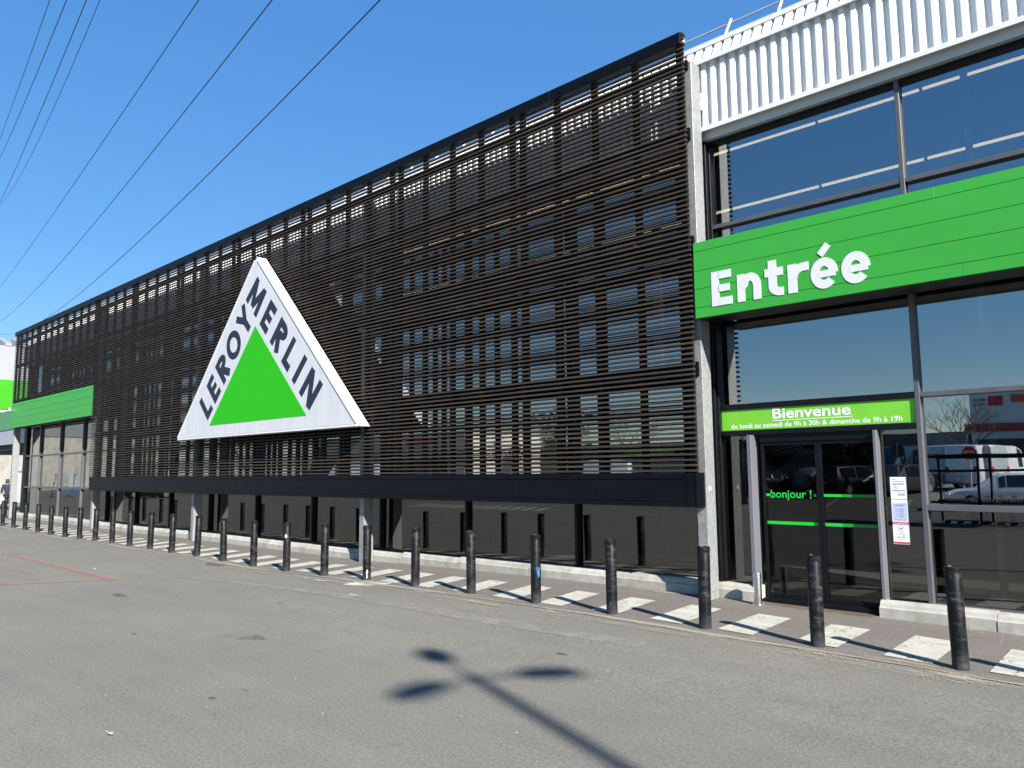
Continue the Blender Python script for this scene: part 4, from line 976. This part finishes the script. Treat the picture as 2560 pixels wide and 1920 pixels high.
# stop sign
o = empty('stop_sign', (-8.05, -17.0, gz(-8, -17)), 'red octagonal stop sign reflected right of the tall mullion', 'road sign'); of = tuple(o.location)
MB().tube([(-8.05, -17, of[2]), (-8.05, -17, of[2] + 2.05)], .028, 8).build('pole', M['rail'], o, of)
oc = [(-8.05 + .30 * math.cos(R(22.5 + 45 * k)), of[2] + 1.85 + .30 * math.sin(R(22.5 + 45 * k))) for k in range(8)]
MB().prism(oc, 'y', -16.965, -16.955).build('plate', M['letter_white'], o, of)
oc = [(-8.05 + .27 * math.cos(R(22.5 + 45 * k)), of[2] + 1.85 + .27 * math.sin(R(22.5 + 45 * k))) for k in range(8)]
MB().prism(oc, 'y', -16.954, -16.95).build('face', M['tail'], o, of)
flat_text('STOP', -7.86, -8.24, of[2] + 1.78, .15, -16.948, M['letter_white'], 'sign_lettering', o, of, .01)
o = empty('stop_sign', (-10.9, -17.4, gz(-11, -17.4)), 'back of an octagonal road sign reflected above the paper notices', 'road sign'); of = tuple(o.location)
MB().tube([(-10.9, -17.4, of[2]), (-10.9, -17.4, of[2] + 2.3)], .028, 8).build('pole', M['rail'], o, of)
MB().prism([(-10.9 + .32 * math.cos(R(22.5 + 45 * k)), of[2] + 2.02 + .32 * math.sin(R(22.5 + 45 * k))) for k in range(8)], 'y', -17.44, -17.43).build('plate', M['grey_frame'], o, of)
# trolley bay with nested trolleys
tb = empty('trolley_bay', (-5.0, -7.8, gz(-5, -7.8)), 'metal trolley bay with dark rails reflected in the glazing at the right edge', 'trolley shelter'); tbo = tuple(tb.location)
TZ = tbo[2]
for x in (-7.0, -5.6, -4.2, -2.8):
    for y in (-8.5, -7.0): MB().bbox(x - .03, x + .03, y - .03, y + .03, TZ - .05, TZ + 1.95, .004).build('post', M['black_frame'], tb, tbo)
for y in (-8.5, -7.0):
    for z in (.62, 1.55, 1.95): MB().box(-7.1, -2.7, y - .045, y - .032, TZ + z, TZ + z + .07).build('rail', M['black_frame'], tb, tbo)
MB().box(-7.15, -2.65, -8.6, -6.9, TZ + 2.03, TZ + 2.06).build('roof', M['car_glass'], tb, tbo)
tr0 = None
M['trolley_green'] = mat('trolley_handle_green', (.03, .35, .09), .4)
for k in range(7):
    if tr0 is None:
        tr0 = empty('shopping_trolley', (0, 0, 0), 'x', 'trolley', 'trolleys nested in the bay')
        b = MB(); 
        for z, a in ((.42, .30), (.58, .34), (.74, .38)): b.tube([(-a, -.2, z), (-a, .2, z), (a * .9, .17, z), (a * .9, -.17, z), (-a, -.2, z)], .007, 5)
        for i in range(9):
            t = -.30 + i * .07; b.tube([(t, -.19, .42), (t * 1.2, -.2, .76)], .004, 4); b.tube([(t, .19, .42), (t * 1.2, .2, .76)], .004, 4)
        b.build('basket', M['steel'], tr0)
        MB().tube([(-.42, -.2, .10), (.36, -.16, .10), (.36, .16, .10), (-.42, .2, .10)], .012, 6).tube([(-.40, -.2, .10), (-.30, -.2, .42), (-.42, -.21, .82)], .012, 6).tube([(-.40, .2, .10), (-.30, .2, .42), (-.42, .21, .82)], .012, 6).build('frame', M['steel'], tr0)
        MB().tube([(-.42, -.23, .83), (-.42, .23, .83)], .018, 8).build('handle', M['trolley_green'], tr0)
        for (x, y) in ((-.4, -.2), (-.4, .2), (.33, -.15), (.33, .15)): MB().lathe([(0, -.012), (.05, -.012), (.05, .012), (0, .012)], (x, y, .05), 12, axis='y').build('wheel', M['tyre'], tr0)
        t_ = tr0
    else: t_ = copy_tree(tr0)
    x = -6.3 + k * .34; t_.location = (x, -7.6, gz(x, -7.6)); t_.rotation_euler = (0, 0, R(180))
    t_['label'] = 'green-handled shopping trolley in the trolley bay, reflected at the right edge, %s from the left' % nwords[k]
# retail buildings far behind
o = empty('retail_hall', (-5, -66, 0), 'pale grey retail hall with shop signs reflected at the right edge', 'hall'); of = tuple(o.location)
pale = vary('pale_hall_sheet', (.58, .64, .65), .6, .6, .06)
MB().prism([(-17.5, .5), (24, .5), (24, 13.5), (-17.5, 8.2)], 'y', -75, -60).build('wall', pale, o, of)
MB().box(-17.9, 20, -59.98, -59.7, 4.9, 5.55).build('red_band', mat('dull_red_band', (.30, .03, .03), .5), o, of)
MB().box(-16.0, -14.9, -59.98, -59.9, 7.1, 7.95).build('red_sign', mat('red_sign', (.42, .02, .06), .5), o, of)
MB().box(-14.3, -12.9, -59.98, -59.9, 7.3, 8.0).build('orange_sign', mat('orange_sign', (.50, .10, .03), .5), o, of)
flat_text('MAISONS', -16.25, -17.2, 7.55, .28, -59.95, M['ink_dark'], 'shop_lettering', o, of, .005); flat_text('DU MONDE', -16.3, -17.15, 7.2, .2, -59.95, M['ink_dark'], 'shop_lettering', o, of, .002)
MB().box(-17, 20, -59.98, -59.5, .5, 4.2).build('shop_front', M['int_ceiling'], o, of)
o = empty('low_store', (-45, -62, 0), 'long low grey store with a green awning reflected behind the louvres', 'shop'); of = tuple(o.location)
MB().box(-72, -18.2, -74, -62, .3, 5.0).build('wall', M['concrete_wall'], o, of)
MB().box(-60, -24, -62.4, -62.001, .6, 3.4).build('shop_front', M['int_ceiling'], o, of)
MB().prism([(-62.0, 4.4), (-60.8, 3.7), (-60.8, 3.6), (-62.0, 4.2)], 'x', -56, -49).build('awning', M['bright_green'], o, of)
o = empty('red_sign_store', (-90, -45, 0), 'white store with a red and white sign reflected behind the left part of the louvres', 'shop'); of = tuple(o.location)
MB().box(-112, -69, -60, -46, .3, 6.6).build('wall', vary('cream_wall', (.55, .52, .45), .7, .5, .08), o, of)
MB().box(-80, -75, -45.99, -45.7, 5.2, 6.1).build('red_sign', mat('red_sign_face', (.45, .02, .03), .5), o, of)
MB().box(-100, -72, -45.99, -45.8, .5, 3.3).build('shop_front', M['int_ceiling'], o, of)
o = empty('grey_warehouse', (-105, -20, 0), 'long grey concrete warehouse reflected in the glazing under the plain green panel', 'warehouse'); of = tuple(o.location)
MB().box(-130, -100, -46, 4, 0, 6.2).build('wall', M['concrete_wall'], o, of)
MB().box(-130, -99.9, -46, 4, 6.21, 11).build('upper_cladding', vary('ribbed_grey_cladding', (.10, .11, .125), .5, 3, .2, stretch=(1, .1, 6)), o, of)
# trees
def branch(b, p, d, L_, r, depth, rg):
    q = p + d * L_; b.tube([p, p.lerp(q, .5) + Vector((rg.uniform(-1, 1), rg.uniform(-1, 1), 0)) * L_ * .04, q], [r, r * .85, r * .68], 5, cap=False)
    if depth == 0: return
    for k in range(3 if depth > 1 else 4):
        ax = Vector((rg.uniform(-1, 1), rg.uniform(-1, 1), rg.uniform(-.2, .5))).normalized(); nd = (d + ax * rg.uniform(.5, .95)).normalized()
        branch(b, q if k else p.lerp(q, .7), nd, L_ * rg.uniform(.6, .82), r * .6, depth - 1, rg)
M['bark'] = vary('bark', (.09, .075, .06), .9, 12, .3); M['leaf'] = vary('dark_leaf', (.03, .045, .018), .7, 3, .4)
def bare_tree(x, y, h, label, seed):
    rg = random.Random(seed); z = gz(x, y); o = empty('bare_tree', (x, y, z), label, 'tree', 'bare trees in the car park')
    b = MB().tube([(0, 0, -.1), (.03, 0, h * .3)], [.13, .09], 8); b.build('trunk', M['bark'], o)
    b = MB()
    for k in range(4):
        a = k * 1.57 + rg.uniform(-.4, .4); branch(b, Vector((.03, 0, h * (.22 + .03 * k))), Vector((math.cos(a) * .6, math.sin(a) * .6, 1)).normalized(), h * .24, .05, 4, rg)
    b.build('crown', M['bark'], o)
bare_tree(-13.0, -37, 6.0, 'bare leafless tree reflected beside the stop sign at the right edge', 3)
bare_tree(-58, -12, 5.5, 'bare leafless tree reflected in the glazing under the plain green panel', 5)
bare_tree(-36, -33, 7.0, 'bare leafless tree reflected behind the middle of the louvres', 8)
def leafy(x, y, h, label, seed):
    rg = random.Random(seed); z = gz(x, y); o = empty('leafy_tree', (x, y, z), label, 'tree', 'leafy trees behind the car park')
    MB().tube([(0, 0, -.1), (.1, 0, h * .5), (.05, .05, h * .85)], [.2, .14, .05], 8).build('trunk', M['bark'], o)
    b = MB(); cl = [(Vector((rg.gauss(0, .16), rg.gauss(0, .16), rg.uniform(.3, .97))) * h, rg.uniform(.06, .15) * h) for _ in range(26)]
    for c, r_ in cl:
        for _ in range(85):
            p = c + Vector((rg.gauss(0, 1), rg.gauss(0, 1), rg.gauss(0, .8))) * r_ * .55; a = Vector((rg.uniform(-1, 1), rg.uniform(-1, 1), rg.uniform(-1, 1))).normalized(); t = a.orthogonal().normalized() * .17; u = a.cross(t).normalized() * .11
            b.add([p - t, p + u, p + t, p - u], [(0, 1, 2, 3)])
    b.build('crown', M['leaf'], o)
for i, (x, y, h) in enumerate(((-34, -56, 6.0), (-40, -57, 6.6), (-28, -57, 5.2), (-62, -56, 9.0), (-22, -40, 3.4), (-19.5, -39, 3.7))):
    leafy(x, y, h, ['tall dark tree reflected above the low store, behind the louvres', 'rounder dark tree beside the tall one above the low store', 'dark tree above the right end of the low store', 'dark tree above the left end of the low store', 'small dark tree reflected in the left sliding door', 'small dark tree reflected in the right sliding door'][i], 20 + i)
